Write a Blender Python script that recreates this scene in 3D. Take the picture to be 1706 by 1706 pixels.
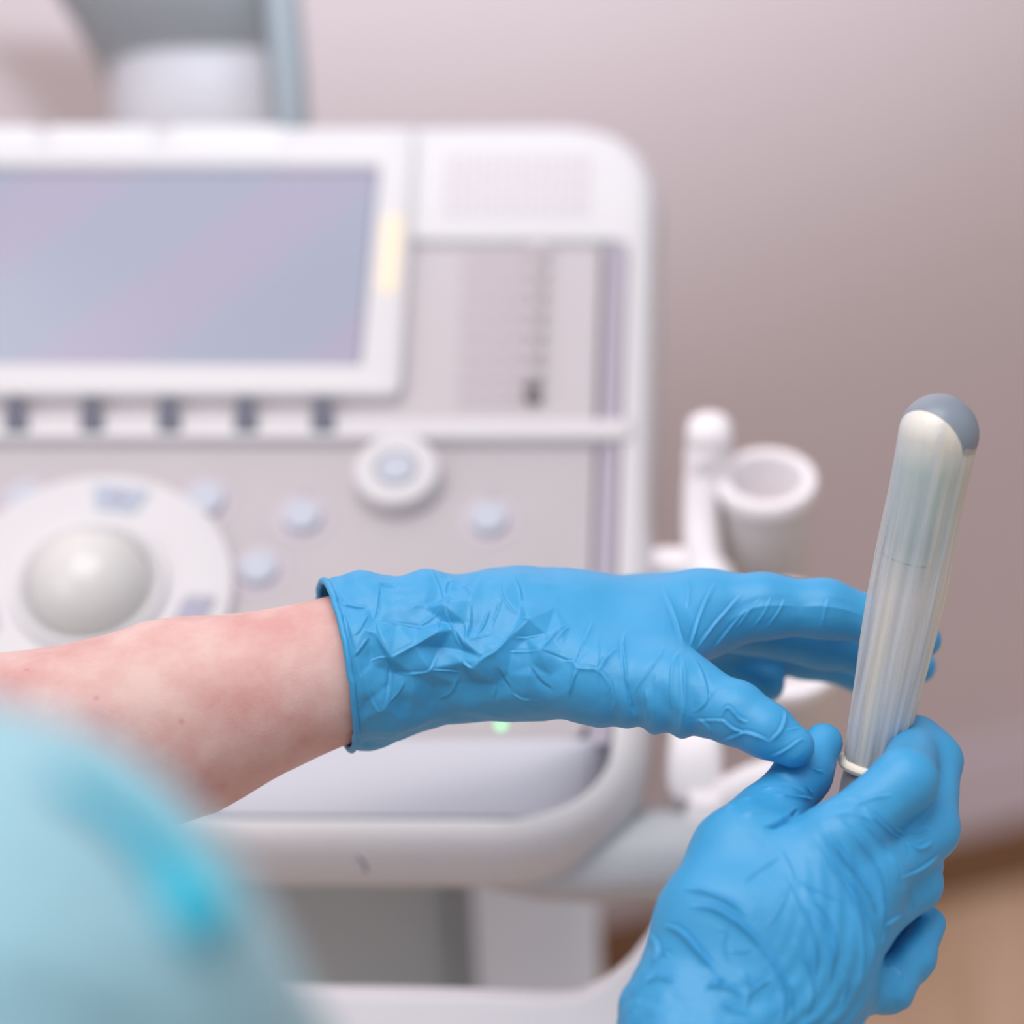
import bpy, bmesh, math, random
import numpy as np
from mathutils import Vector, Matrix, noise
from mathutils.geometry import delaunay_2d_cdt

random.seed(7)
for o in list(bpy.data.objects):
    bpy.data.objects.remove(o)
S = bpy.context.scene
COL = S.collection

# ------------------------------------------------------------------ camera
FPX = 5283.0                      # focal length in pixels of the 1706 px frame
CX, CY = 1280.0, 853.0            # principal point (the photo is an off-centre crop)
H = 1.75
PITCH = math.radians(30)
cs, sn = math.cos(PITCH), math.sin(PITCH)
CAM = np.array([0.0, 0.0, H])
AX_R = np.array([1.0, 0, 0]); AX_U = np.array([0, sn, cs]); AX_F = np.array([0, cs, -sn])
cam_d = bpy.data.cameras.new('camera')
cam = bpy.data.objects.new('camera', cam_d); COL.objects.link(cam)
cam.location = CAM; cam.rotation_euler = (math.pi/2 - PITCH, 0, 0)
cam_d.sensor_width = 36; cam_d.sensor_fit = 'HORIZONTAL'
cam_d.lens = 36*FPX/1706
cam_d.shift_x = (853-CX)/1706
cam_d.clip_start = 0.02; cam_d.clip_end = 50
cam_d.dof.use_dof = True; cam_d.dof.focus_distance = 1.285
cam_d.dof.aperture_fstop = cam_d.lens/38.0
S.camera = cam

# ------------------------------------------------------------------ world, lights, exposure
w = bpy.data.worlds.new('world'); S.world = w; w.use_nodes = True
w.node_tree.nodes['Background'].inputs[0].default_value = (0.90, 0.93, 1.0, 1)
w.node_tree.nodes['Background'].inputs[1].default_value = 0.56
S.view_settings.view_transform = 'Standard'
S.view_settings.look = 'None'
S.view_settings.exposure = 0.0
S.view_settings.gamma = 1
S.cycles.use_denoising = True
S.cycles.max_bounces = 8

def area(name, loc, target, size, power, col=(1, 1, 1), size_y=None):
    l = bpy.data.lights.new(name, 'AREA'); l.energy = power; l.color = col
    l.shape = 'RECTANGLE'; l.size = size; l.size_y = size_y or size
    o = bpy.data.objects.new(name, l); COL.objects.link(o)
    o.location = loc
    o.rotation_euler = (Vector(target)-Vector(loc)).to_track_quat('-Z', 'Y').to_euler()
    return o
area('ceiling_light', (-0.35, 0.85, 2.7), (-0.25, 1.2, 0.9), 1.4, 29, (1.0, 0.95, 0.95))
area('window_light', (-2.2, -0.6, 2.3), (-0.2, 1.4, 1.0), 1.6, 17, (0.95, 0.96, 1.0))
def spot(name, loc, target, power, ang, blend, col=(1, 1, 1), rad=0.1):
    l = bpy.data.lights.new(name, 'SPOT'); l.energy = power; l.color = col
    l.spot_size = math.radians(ang); l.spot_blend = blend; l.shadow_soft_size = rad
    o = bpy.data.objects.new(name, l); COL.objects.link(o); o.location = loc
    o.rotation_euler = (Vector(target)-Vector(loc)).to_track_quat('-Z', 'Y').to_euler()
    return o
spot('added_wall_wash', (0.2, -0.4, 2.55), (-0.24, 2.22, 1.60), 460, 38, 1.0, (0.77, 0.88, 1.0), 0.08)  # unseen spot added to make the wall fade from bright to dark

# ------------------------------------------------------------------ helpers
def lin(c):
    return tuple(((v/255)/12.92 if v/255 <= 0.04045 else (((v/255)+0.055)/1.055)**2.4) for v in c)
def mat(name, rgb, rough=0.5, spec=0.5, coat=0.0, sss=0.0, noise_scale=None, noise_amt=0.0, bump=0.0, bump_scale=200, metal=0, emis=None, es=0, rgb2=None, sheen=0.0):
    m = bpy.data.materials.new(name); m.use_nodes = True
    nt = m.node_tree; b = nt.nodes['Principled BSDF']
    c = lin(rgb)
    b.inputs['Base Color'].default_value = (*c, 1)
    b.inputs['Roughness'].default_value = rough
    b.inputs['Specular IOR Level'].default_value = spec
    b.inputs['Metallic'].default_value = metal
    b.inputs['Coat Weight'].default_value = coat
    b.inputs['Coat Roughness'].default_value = 0.15
    b.inputs['Sheen Weight'].default_value = sheen
    if sss:
        b.inputs['Subsurface Weight'].default_value = sss
        b.inputs['Subsurface Radius'].default_value = (0.012, 0.005, 0.003)
        b.inputs['Subsurface Scale'].default_value = 1.0
    if emis:
        b.inputs['Emission Color'].default_value = (*lin(emis), 1); b.inputs['Emission Strength'].default_value = es
    tc = nt.nodes.new('ShaderNodeTexCoord')
    if noise_scale:
        n = nt.nodes.new('ShaderNodeTexNoise'); n.inputs['Scale'].default_value = noise_scale
        n.inputs['Detail'].default_value = 5
        nt.links.new(tc.outputs['Object'], n.inputs['Vector'])
        r = nt.nodes.new('ShaderNodeValToRGB')
        c2 = lin(rgb2) if rgb2 else tuple(v*(1-noise_amt) for v in c)
        r.color_ramp.elements[0].color = (*c2, 1); r.color_ramp.elements[0].position = 0.35
        r.color_ramp.elements[1].color = (*c, 1); r.color_ramp.elements[1].position = 0.65
        nt.links.new(n.outputs['Fac'], r.inputs['Fac']); nt.links.new(r.outputs['Color'], b.inputs['Base Color'])
    if bump:
        n2 = nt.nodes.new('ShaderNodeTexNoise'); n2.inputs['Scale'].default_value = bump_scale
        n2.inputs['Detail'].default_value = 4
        nt.links.new(tc.outputs['Object'], n2.inputs['Vector'])
        bp = nt.nodes.new('ShaderNodeBump'); bp.inputs['Strength'].default_value = bump; bp.inputs['Distance'].default_value = 0.001
        nt.links.new(n2.outputs['Fac'], bp.inputs['Height']); nt.links.new(bp.outputs['Normal'], b.inputs['Normal'])
    return m

def W(px, py, d):                 # a point seen in the photo, at its own distance -> world
    return CAM + AX_R*((px-CX)/FPX*d) + AX_U*((CY-py)/FPX*d) + AX_F*d
def cam2w(a):                     # camera frame (right, up, forward) -> world
    a = np.asarray(a, float)
    return CAM + a[..., 0:1]*AX_R + a[..., 1:2]*AX_U + a[..., 2:3]*AX_F
def C3(px, py, d):
    return np.array([(px-CX)/FPX*d, (CY-py)/FPX*d, d])

def empty(name, loc):
    o = bpy.data.objects.new(name, None); COL.objects.link(o); o.location = tuple(loc)
    o.empty_display_size = 0.05
    return o
def tag(o, label, cat, group=None):
    o['label'] = label; o['category'] = cat
    if group: o['group'] = group
    return o
def wloc(o):
    v = Vector((0, 0, 0))
    while o is not None:
        v += o.location; o = o.parent
    return v
def mesh_obj(name, verts, faces, m, parent=None, origin=None, smooth=True, sharp=None, fix=False):
    """verts in world coordinates; object's origin is put at its parent's (or given) place"""
    verts = np.asarray(verts, float)
    me = bpy.data.meshes.new(name)
    base = np.array(wloc(parent)) if parent is not None else np.zeros(3)
    org = np.array(origin) if origin is not None else verts.mean(0)
    me.from_pydata([tuple(v) for v in verts-org], [], [tuple(int(i) for i in f) for f in faces])
    me.materials.append(m)
    if smooth:
        me.polygons.foreach_set('use_smooth', [True]*len(me.polygons))
        if sharp: me.set_sharp_from_angle(angle=math.radians(sharp))
    bm = bmesh.new(); bm.from_mesh(me); bmesh.ops.recalc_face_normals(bm, faces=bm.faces)
    bm.to_mesh(me); bm.free()
    o = bpy.data.objects.new(name, me); COL.objects.link(o)
    o.parent = parent; o.location = tuple(org-base)
    return o

# ---- control panel plane (tilted console face)
PD0, PSL = 1.603, 0.714
EN_L = math.hypot(1, PSL)
EU = AX_R; EV = (AX_U + PSL*AX_F)/EN_L; EW = (PSL*AX_U - AX_F)/EN_L
PO = CAM + AX_F*PD0
def uv(px, py):
    yn = (CY-py)/FPX; d = PD0/(1-PSL*yn)
    return np.array([(px-CX)/FPX*d, yn*d*EN_L])
def PL(u, v, wv=0.0):
    return PO + EU*u + EV*v + EW*wv
def PLa(pts, wv):
    return np.array([PL(p[0], p[1], wv) for p in pts])

def round_poly(pts, radii, seg=8):
    """rounded polygon; constant vertex count = (seg+1)*corners"""
    pts = [np.array(p, float) for p in pts]; n = len(pts); out = []
    for i in range(n):
        p, a, b = pts[i], pts[i-1], pts[(i+1) % n]
        r = radii[i] if hasattr(radii, '__len__') else radii
        da = (a-p)/np.linalg.norm(a-p); db = (b-p)/np.linalg.norm(b-p)
        for k in range(seg+1):
            t = k/seg
            A = p+da*r; B = p+db*r
            q = (1-t)**2*A + 2*t*(1-t)*(0.18*p+0.82*p) + t*t*B
            out.append(q)
    return np.array(out)
def inset(poly, d):
    n = len(poly); out = []
    area_ = 0.5*sum(poly[i][0]*poly[(i+1) % n][1]-poly[(i+1) % n][0]*poly[i][1] for i in range(n))
    s = 1 if area_ > 0 else -1
    for i in range(n):
        t = poly[(i+1) % n]-poly[i-1]; L = np.linalg.norm(t)
        if L < 1e-9: out.append(poly[i]); continue
        nr = np.array([-t[1], t[0]])/L*s
        out.append(poly[i]+nr*d)
    return np.array(out)
def loft(rings, cap0=True, cap1=True, closed=True):
    n = len(rings[0]); V = np.concatenate(rings); F = []
    for r in range(len(rings)-1):
        for i in range(n if closed else n-1):
            j = (i+1) % n
            F.append((r*n+i, r*n+j, (r+1)*n+j, (r+1)*n+i))
    if cap0: F.append(tuple(range(n))[::-1])
    if cap1: F.append(tuple((len(rings)-1)*n+i for i in range(n)))
    return V, F
def slab(name, poly, w0, w1, m, parent, bev=0.001, seg=3):
    """polygon in panel coordinates raised from w0 to w1 with a rounded top edge"""
    rings = [PLa(poly, w0)]
    for k in range(seg+1):
        a = k/seg*math.pi/2
        rings.append(PLa(inset(poly, bev*(1-math.cos(a))), w1-bev+bev*math.sin(a)))
    V, F = loft(rings)
    return mesh_obj(name, V, F, m, parent, sharp=50)
def pxpoly(pts): return [uv(*p) for p in pts]
def circ(c, r, n=48, ry=None):
    return np.array([[c[0]+r*math.cos(2*math.pi*i/n), c[1]+(ry or r)*math.sin(2*math.pi*i/n)] for i in range(n)])
def turned(name, c, prof, m, parent, n=48, sharp=40, frame=None, cap0=True, cap1=True):
    """lathe about the panel normal (or given frame): prof = [(radius, height)]"""
    if frame is None: O, X, Y, Z = PL(c[0], c[1], 0), EU, EV, EW
    else: O, X, Y, Z = frame
    rings = [np.array([O+X*r*math.cos(2*math.pi*i/n)+Y*r*math.sin(2*math.pi*i/n)+Z*h for i in range(n)]) for r, h in prof]
    V, F = loft(rings, cap0, cap1)
    return mesh_obj(name, V, F, m, parent, sharp=sharp)
def tube_pts(path, rad, n=14, up=None):
    path = [np.array(p, float) for p in path]; rings = []
    prev = None
    for i, p in enumerate(path):
        t = path[min(i+1, len(path)-1)]-path[max(i-1, 0)]; t = t/np.linalg.norm(t)
        if prev is None:
            a = np.array([0, 0, 1.0]) if abs(t[2]) < 0.9 else np.array([1.0, 0, 0])
            x = np.cross(t, a)
        else:
            x = prev - t*np.dot(prev, t)
        x = x/np.linalg.norm(x); y = np.cross(t, x); prev = x
        r = rad[i] if hasattr(rad, '__len__') else rad
        rings.append(np.array([p+x*r*math.cos(2*math.pi*k/n)+y*r*math.sin(2*math.pi*k/n) for k in range(n)]))
    return rings
def smooth_path(pts, n=8):
    pts = [np.array(p, float) for p in pts]; out = []
    P = [pts[0]]+pts+[pts[-1]]
    for i in range(1, len(P)-2):
        for k in range(n):
            t = k/n; a, b, c, d = P[i-1], P[i], P[i+1], P[i+2]
            out.append(0.5*((2*b)+(-a+c)*t+(2*a-5*b+4*c-d)*t*t+(-a+3*b-3*c+d)*t**3))
    out.append(pts[-1]); return out
def tube(name, path, rad, m, parent, n=16, origin=None):
    rings = tube_pts(path, rad, n)
    # rounded ends
    def endcap(r, nxt, rr):
        c = r.mean(0); d = c-nxt.mean(0); d = d/np.linalg.norm(d)
        return [c+(r-c)*math.cos(a)+d*rr*math.sin(a)*0.8 for a in (0.5, 1.0, 1.35)]
    r0 = np.linalg.norm(rings[0][0]-rings[0].mean(0)); r1 = np.linalg.norm(rings[-1][0]-rings[-1].mean(0))
    rings = endcap(rings[0], rings[1], r0)[::-1] + rings + endcap(rings[-1], rings[-2], r1)
    V, F = loft(rings)
    return mesh_obj(name, V, F, m, parent, sharp=60, origin=origin)

# ------------------------------------------------------------------ materials
M_white = mat('white_plastic', (208, 205, 207), 0.42, 0.4)
M_white2 = mat('key_plastic', (214, 212, 214), 0.35, 0.4)
M_grey = mat('grey_plate', (183, 176, 179), 0.5, 0.3, noise_scale=30, noise_amt=0.03)
M_grey2 = mat('grey_plate_upper', (187, 180, 183), 0.5, 0.3)
M_recess_shade = mat('recess_shade_mauve', (166, 159, 172), 0.5, 0.3)
M_line = mat('slot_grey', (176, 166, 172), 0.5, 0.3)
M_lineL = mat('slot_edge', (208, 194, 198), 0.5, 0.3)
M_tog = mat('toggle_grey', (96, 98, 112), 0.45, 0.4)
M_button = mat('button_grey', (184, 188, 200), 0.45, 0.4)
M_button2 = mat('button_bluegrey', (172, 180, 195), 0.45, 0.4)
M_ball = mat('trackball_ivory', (212, 210, 207), 0.22, 0.5)
M_yellow = mat('cream_label', (232, 216, 190), 0.5)
M_dark = mat('dark_seam', (90, 105, 115), 0.6)
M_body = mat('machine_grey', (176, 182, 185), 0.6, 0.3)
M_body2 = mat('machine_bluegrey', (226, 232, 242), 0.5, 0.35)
M_cup = mat('holder_plastic', (240, 234, 236), 0.45, 0.4)
M_cupb = mat('holder_body', (214, 208, 206), 0.5, 0.35)
M_mon = mat('monitor_grey', (165, 167, 170), 0.6, 0.3)
M_led = mat('green_led', (150, 235, 170), 0.4, emis=(150, 240, 170), es=1.1)

# ------------------------------------------------------------------ room shell
def struct(name, verts, faces, m):
    o = mesh_obj(name, verts, faces, m, None, smooth=False); o['kind'] = 'structure'; return o
M_wall = mat('wall_paint', (209, 193, 194), 0.85, 0.2, noise_scale=1.5, noise_amt=0.03)
M_skirt = mat('skirting_lilac', (208, 196, 206), 0.5)
M_skirtb = mat('brown_skirting', (128, 92, 66), 0.45)
def wood():
    m = mat('floor_wood', (196, 158, 130), 0.38, 0.5); nt = m.node_tree; b = nt.nodes['Principled BSDF']
    tc = nt.nodes.new('ShaderNodeTexCoord'); mp = nt.nodes.new('ShaderNodeMapping')
    mp.inputs['Scale'].default_value = (14, 1.2, 1)
    n = nt.nodes.new('ShaderNodeTexNoise'); n.inputs['Scale'].default_value = 3; n.inputs['Detail'].default_value = 6
    r = nt.nodes.new('ShaderNodeValToRGB')
    r.color_ramp.elements[0].color = (*lin((204, 166, 136)), 1); r.color_ramp.elements[0].position = 0.3
    r.color_ramp.elements[1].color = (*lin((226, 192, 164)), 1); r.color_ramp.elements[1].position = 0.7
    nt.links.new(tc.outputs['Object'], mp.inputs[0]); nt.links.new(mp.outputs[0], n.inputs['Vector'])
    nt.links.new(n.outputs['Fac'], r.inputs[0]); nt.links.new(r.outputs[0], b.inputs['Base Color'])
    return m
M_floor = wood()
WA = np.array([0.235, 2.365, 0]); WT = np.array([1, 0.40, 0]); WT = WT/np.linalg.norm(WT); WN = np.array([WT[1], -WT[0], 0])
def boxw(a0, a1, n0, n1, z0, z1):    # box along the wall direction
    P = []
    for z in (z0, z1):
        for (a, nn) in ((a0, n0), (a1, n0), (a1, n1), (a0, n1)):
            P.append(WA+WT*a+WN*nn+np.array([0, 0, z]))
    return P, [(0, 1, 2, 3), (4, 5, 6, 7), (0, 1, 5, 4), (1, 2, 6, 5), (2, 3, 7, 6), (3, 0, 4, 7)]
struct('wall_back', *boxw(-3.2, 3.0, -0.1, 0, 0, 2.9), M_wall)
struct('baseboard_back', *boxw(-3.2, 3.0, 0.0, 0.014, 0.0, 0.07), M_skirtb)
struct('trim_1', *boxw(-3.2, 3.0, 0.0, 0.012, 0.07, 0.155), M_skirt)
struct('floor', [(-3.5, -1.5, -0.05), (3.5, -1.5, -0.05), (3.5, 4, -0.05), (-3.5, 4, -0.05), (-3.5, -1.5, 0), (3.5, -1.5, 0), (3.5, 4, 0), (-3.5, 4, 0)],
       [(0, 1, 2, 3), (4, 5, 6, 7), (0, 1, 5, 4), (1, 2, 6, 5), (2, 3, 7, 6), (3, 0, 4, 7)], M_floor)

# ------------------------------------------------------------------ ultrasound machine
mc = W(150, 1500, 1.85)
US = empty('ultrasound_machine', (mc[0], mc[1], 0))
tag(US, 'white ultrasound machine with touchscreen, trackball and probe holders behind the gloved hands', 'ultrasound machine')

A = round_poly(pxpoly([(-795, 208), (1103, 190), (1078, 1412), (-880, 1405)]), [0.062, 0.062, 0.078, 0.078], 14)
B = round_poly(pxpoly([(-745, 398), (1046, 398), (1016, 1364), (-770, 1357)]), [0.008, 0.008, 0.046, 0.046], 14)
rings = []
for ins, wv in ((0.030, -0.062), (0.012, -0.056), (0.004, -0.046), (0, -0.034), (0, -0.022), (0.0015, -0.012), (0.0045, -0.005), (0.009, -0.001), (0.014, 0)):
    rings.append(PLa(inset(A, ins), wv))
rings.append(PLa(inset(B, -0.001), 0)); rings.append(PLa(B, -0.001)); rings.append(PLa(inset(B, 0.001), -0.036))
V, F = loft(rings, True, True)
mesh_obj('housing', V, F, M_white, US, sharp=45)

# grey face plates
face = round_poly(pxpoly([(-738, 405), (1003, 405), (975, 1226), (-765, 1222)]), [0.006, 0.006, 0.012, 0.012], 6)
slab('face_plate', face, -0.012, -0.004, M_grey, US)
shade_strip = np.array(pxpoly([(1010, 404), (1041, 404), (1016, 1236), (978, 1236)]))
V = np.concatenate([PLa([shade_strip[0], shade_strip[3]], -0.0045), PLa([shade_strip[1], shade_strip[2]], -0.0005), PLa([shade_strip[0], shade_strip[3]], -0.011), PLa([shade_strip[1], shade_strip[2]], -0.011)])
mesh_obj('shaded_recess_wall', V, [(0, 2, 3, 1), (4, 5, 7, 6), (0, 1, 5, 4), (2, 6, 7, 3), (0, 4, 6, 2), (1, 3, 7, 5)], M_recess_shade, US, smooth=False)  # mauve colour puts the shadow on the sloped recess wall into the material
up = round_poly(pxpoly([(-350, 404), (1000, 404), (990, 700), (-360, 700)]), 0.004, 4)
slab('slider_plate', up, -0.005, -0.003, M_grey2, US, bev=0.0008)
# palm rest : sheet that rolls down to the seam
PRo = round_poly(pxpoly([(-765, 1229), (1009, 1232), (1009, 1358), (-765, 1352)]), [0.004, 0.004, 0.043, 0.043], 14)
def bil(a, b, t): return a+(b-a)*t
nu, nv = 80, 14
Vp, Fp = [], []
u0 = PRo[:, 0].min(); u1 = PRo[:, 0].max(); v1 = PRo[:, 1].max(); v0 = PRo[:, 1].min()
for j in range(nv+1):
    for i in range(nu+1):
        s = i/nu; t = j/nv
        u = bil(u0, u1, s); v = bil(v1, v0, t)
        # follow the rounded lower corners
        R = 0.045
        for side in (-1, 1):
            ce = (u1-R) if side > 0 else (u0+R)
            if (u-ce)*side > 0:
                lim = v0+R-math.sqrt(max(R*R-(u-ce)**2, 0))
                v = bil(v1, max(lim, v0), t)
        edge = max(0.0, (s-0.62)/0.38)
        wv = -0.003-0.007*t**2.0-0.018*edge**2*t**1.5
        Vp.append(PL(u, v, wv)); 
for j in range(nv):
    for i in range(nu):
        a = j*(nu+1)+i; Fp.append((a, a+1, a+nu+2, a+nu+1))
n0 = len(Vp)
loop = [i for i in range(nu+1)] + [j*(nu+1)+nu for j in range(1, nv+1)] + [nv*(nu+1)+i for i in range(nu-1, -1, -1)] + [j*(nu+1) for j in range(nv-1, 0, -1)]
for k in loop: Vp.append(Vp[k]-EW*0.02)
for q in range(len(loop)):
    r = (q+1) % len(loop); Fp.append((loop[q], loop[r], n0+r, n0+q))
Fp.append(tuple(n0+q for q in range(len(loop))))
M_palm = mat('palm_rest_lilac', (186, 186, 196), 0.35, 0.5)
mesh_obj('palm_rest', Vp, Fp, M_palm, US, sharp=50)

sm = [tuple(p) for p in B[15:45]]
tube('palm_seam', [PL(p[0], p[1], -0.0015) for p in inset(B, 0.0006)[31:44]]+[PL(p[0], p[1], -0.0015) for p in inset(B, 0.0006)[44:46]], 0.0011, M_dark, US, n=8)
# touchscreen
bez = round_poly(pxpoly([(-385, 222), (694, 222), (670, 668), (-398, 668)]), [0.004, 0.004, 0.008, 0.008], 6)
scr_o = round_poly(pxpoly([(-330, 288), (634, 286), (603, 619), (-338, 615)]), [0.0015]*4, 6)
rings = [PLa(bez, -0.004), PLa(bez, 0.004), PLa(inset(bez, 0.0015), 0.0058), PLa(inset(bez, 0.004), 0.0065), PLa(inset(scr_o, -0.001), 0.0065), PLa(scr_o, 0.005), PLa(inset(scr_o, 0.0008), 0.0015)]
V, F = loft(rings, True, True)
touch = mesh_obj('touchscreen', V, F, M_white, US, sharp=45)
def screen_reflection_mat():  # ceiling reflections painted as diagonal bands of weak emission
    m = mat('screen_painted_reflection', (120, 122, 138), 0.3, 0.5, emis=(150, 150, 165), es=0.25); nt = m.node_tree; b = nt.nodes['Principled BSDF']
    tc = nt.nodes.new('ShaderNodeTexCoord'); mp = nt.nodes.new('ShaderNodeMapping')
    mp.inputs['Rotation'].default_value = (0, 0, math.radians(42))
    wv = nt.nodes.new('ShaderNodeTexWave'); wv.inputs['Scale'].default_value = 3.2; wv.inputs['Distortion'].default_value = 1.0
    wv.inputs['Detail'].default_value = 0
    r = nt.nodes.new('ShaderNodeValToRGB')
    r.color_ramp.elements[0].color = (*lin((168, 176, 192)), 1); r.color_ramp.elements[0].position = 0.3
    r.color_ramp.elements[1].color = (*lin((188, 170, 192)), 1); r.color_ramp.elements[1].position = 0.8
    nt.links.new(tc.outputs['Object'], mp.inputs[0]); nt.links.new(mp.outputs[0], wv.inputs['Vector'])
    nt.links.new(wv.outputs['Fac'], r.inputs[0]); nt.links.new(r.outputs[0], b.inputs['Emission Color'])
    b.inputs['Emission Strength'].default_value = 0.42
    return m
slab('screen_edge_shade', inset(scr_o, 0.0006), 0.0, 0.0018, mat('edge_shade_grey', (108, 112, 134), 0.5), touch, bev=0.0002)  # dark border painting the shadow round the recessed screen edge
slab('display', inset(scr_o, 0.0022), 0.0, 0.0021, screen_reflection_mat(), touch, bev=0.0004)
slab('cream_label', round_poly(pxpoly([(640, 372), (676, 372), (664, 502), (630, 502)]), 0.003, 4), 0.006, 0.0072, M_yellow, touch, bev=0.0004)
# light caps along the top edge
for (a, b) in ((-330, -135), (-120, 68), (86, 262), (288, 474)):
    slab('top_key', round_poly(pxpoly([(a, 224), (b, 224), (b, 266), (a, 266)]), 0.002, 4), 0.004, 0.0078, M_white2, touch, bev=0.001)
# speaker grille
M_hole = mat('grille_hole', (170, 158, 166), 0.7)
gp = slab('speaker_grille', round_poly(pxpoly([(738, 256), (988, 256), (982, 366), (730, 366)]), 0.003, 4), -0.002, 0.0006, mat('grille_plate', (208, 203, 206), 0.5), US, bev=0.0003)
Vh, Fh = [], []
for r in range(8):
    for c in range(15):
        cc = uv(750+c*16.2-r*0.6, 265+r*13.0)
        k = len(Vh)
        for i in range(8):
            Vh.append(PL(cc[0]+0.0014*math.cos(i*math.pi/4), cc[1]+0.0014*math.sin(i*math.pi/4), 0.0009))
        for i in range(8):
            Vh.append(PL(cc[0]+0.0014*math.cos(i*math.pi/4), cc[1]+0.0014*math.sin(i*math.pi/4), 0.0002))
        Fh.append(tuple(k+i for i in range(8)))
        Fh.append(tuple(k+8+i for i in range(8))[::-1])
        for i in range(8): Fh.append((k+i, k+(i+1) % 8, k+8+(i+1) % 8, k+8+i))
mesh_obj('perforation', Vh, Fh, M_hole, gp, smooth=False)

# white bar with toggles
slab('toggle_bar', round_poly(pxpoly([(-700, 698), (1052, 702), (1051, 736), (-705, 734)]), 0.002, 4), -0.006, 0.0035, M_white, US, bev=0.002)
def toggle(px):
    pts = pxpoly([(px-14, 668), (px+5, 668), (px+13, 690), (px+20, 700), (px+20, 727), (px-20, 727), (px-20, 700)])
    p = round_poly(pts, 0.0012, 3)
    rings = [PLa(p, -0.002)]
    for k in range(4):
        a = k/3*math.pi/2
        q = inset(p, 0.0012*(1-math.cos(a)))
        rings.append(np.array([PL(x, y, 0.0052-0.0012+0.0012*math.sin(a)) for x, y in q]))
    V, F = loft(rings)
    return mesh_obj('toggle_switch', V, F, M_tog, US, sharp=50)
for px in (-354, -226, -98, 30, 156, 284, 412, 540): toggle(px)

# gain sliders
for k in range(8):
    y = 424+k*33.6; xo = -k*1.6
    s = slab('slider_slot', round_poly(pxpoly([(772+xo, y-9), (905+xo, y-9), (905+xo, y+8), (772+xo, y+8)]), 0.001, 3), -0.0035, -0.0022, M_line, US, bev=0.0003)
    slab('slot_edge', round_poly(pxpoly([(768+xo, y+10), (898+xo, y+10), (898+xo, y+15), (768+xo, y+15)]), 0.0005, 2), -0.0035, -0.0018, M_lineL, s, bev=0.0002)
    slab('slider_cap', round_poly(pxpoly([(886+xo, y-12), (912+xo, y-12), (912+xo, y+9), (886+xo, y+9)]), 0.0015, 3), -0.0025, 0.004 if k < 7 else 0.005,
         mat('slider_cap_%d' % k, (190, 182, 184) if k < 7 else (112, 110, 108), 0.5), s, bev=0.001)

# small round buttons
def button(px, py, dot=False, r=0.0098, oval=1.0):
    c = uv(px, py)
    b = turned('round_button', c, [(r*1.55, -0.0045), (r*1.55, -0.0036), (r*1.45, -0.0030), (r*1.1, -0.0030), (r*1.02, -0.0034)], mat('button_collar', (192, 183, 190), 0.5), US)
    turned('button_cap', c, [(r*0.98, -0.0042), (r*0.98, 0.0), (r*0.9, 0.0012), (r*0.6, 0.0018), (r*0.25, 0.0014)], M_button, b)
    if dot:
        c2 = uv(px+6, py-40)
        turned('indicator_dot', c2, [(0.0026, -0.0042), (0.0026, -0.0033), (0.002, -0.003)], mat('indicator_grey', (170, 160, 166), 0.5), b)
button(503, 858, True); button(814, 862, True); button(430, 945); button(342, 830); button(42, 830); button(-130, 945); button(-205, 860, True)

# big rotary knob
kc = uv(663, 796)
kn = turned('rotary_knob', kc, [(0.0222, -0.0045), (0.0222, 0.004), (0.0215, 0.0075), (0.0190, 0.0095), (0.0135, 0.0098), (0.0112, 0.0085), (0.0108, 0.006)], M_white, US, n=64)
turned('knob_button', kc, [(0.0098, 0.004), (0.0098, 0.0085), (0.0088, 0.0098), (0.005, 0.0102)], M_button, kn)

# trackball pod
tc_ = uv(152, 985)
pod = turned('trackball_pod', tc_, [(0.0712, -0.0045), (0.0712, -0.001), (0.0700, 0.0015), (0.0670, 0.0026), (0.0400, 0.0030)], M_white, US, n=96)
turned('trackball_ring', tc_, [(0.0385, 0.002), (0.0385, 0.0058), (0.0372, 0.0082), (0.0352, 0.0086), (0.0330, 0.0070), (0.0308, 0.0030), (0.0300, -0.002)], M_white2, pod, n=96)
RB = 0.0300; ch = 0.0035
turned('trackball', tc_, [(math.sqrt(max(RB*RB-z*z, 1e-8)), ch+z) for z in np.linspace(-0.008, RB*0.9995, 26)], M_ball, pod, n=96, sharp=80)
def pod_key(a, r0, r1, wa, m=M_button2, skew=0.0):
    pts = []
    for (rr, s) in ((r0, -1), (r1, -1), (r1, 1), (r0, 1)):
        ang = math.radians(a)
        x = math.cos(ang)*rr-math.sin(ang)*s*(wa if rr == r1 else wa*0.7); y = math.sin(ang)*rr+math.cos(ang)*s*(wa if rr == r1 else wa*0.7)
        pts.append((tc_[0]+x, tc_[1]+y))
    k = slab('pod_key', round_poly(pts, 0.002, 3), 0.001, 0.0042, m, pod, bev=0.0008)
    slab('key_mark', round_poly([np.array(p)*0.45+np.mean(pts, 0)*0.55 for p in pts], 0.001, 3), 0.004, 0.0045, mat('key_mark', (160, 160, 178), 0.5), k, bev=0.0002)
pod_key(82, 0.047, 0.062, 0.0145); pod_key(-18, 0.047, 0.062, 0.0145, mat('pod_key_dark', (162, 160, 176), 0.5)); pod_key(198, 0.047, 0.062, 0.0145)
pod_key(-92, 0.047, 0.062, 0.0145)

# LED row
lc = uv(834, 1201)
turned('status_led', lc, [(0.0024, -0.0045), (0.0024, -0.0035), (0.0012, -0.0028)], M_led, US, n=20)
for px in (796, 870):
    turned('status_lamp', uv(px, 1199), [(0.0022, -0.0045), (0.0022, -0.0036), (0.0012, -0.0032)], mat('lamp_off', (186, 190, 186), 0.4), US, n=20)
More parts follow.
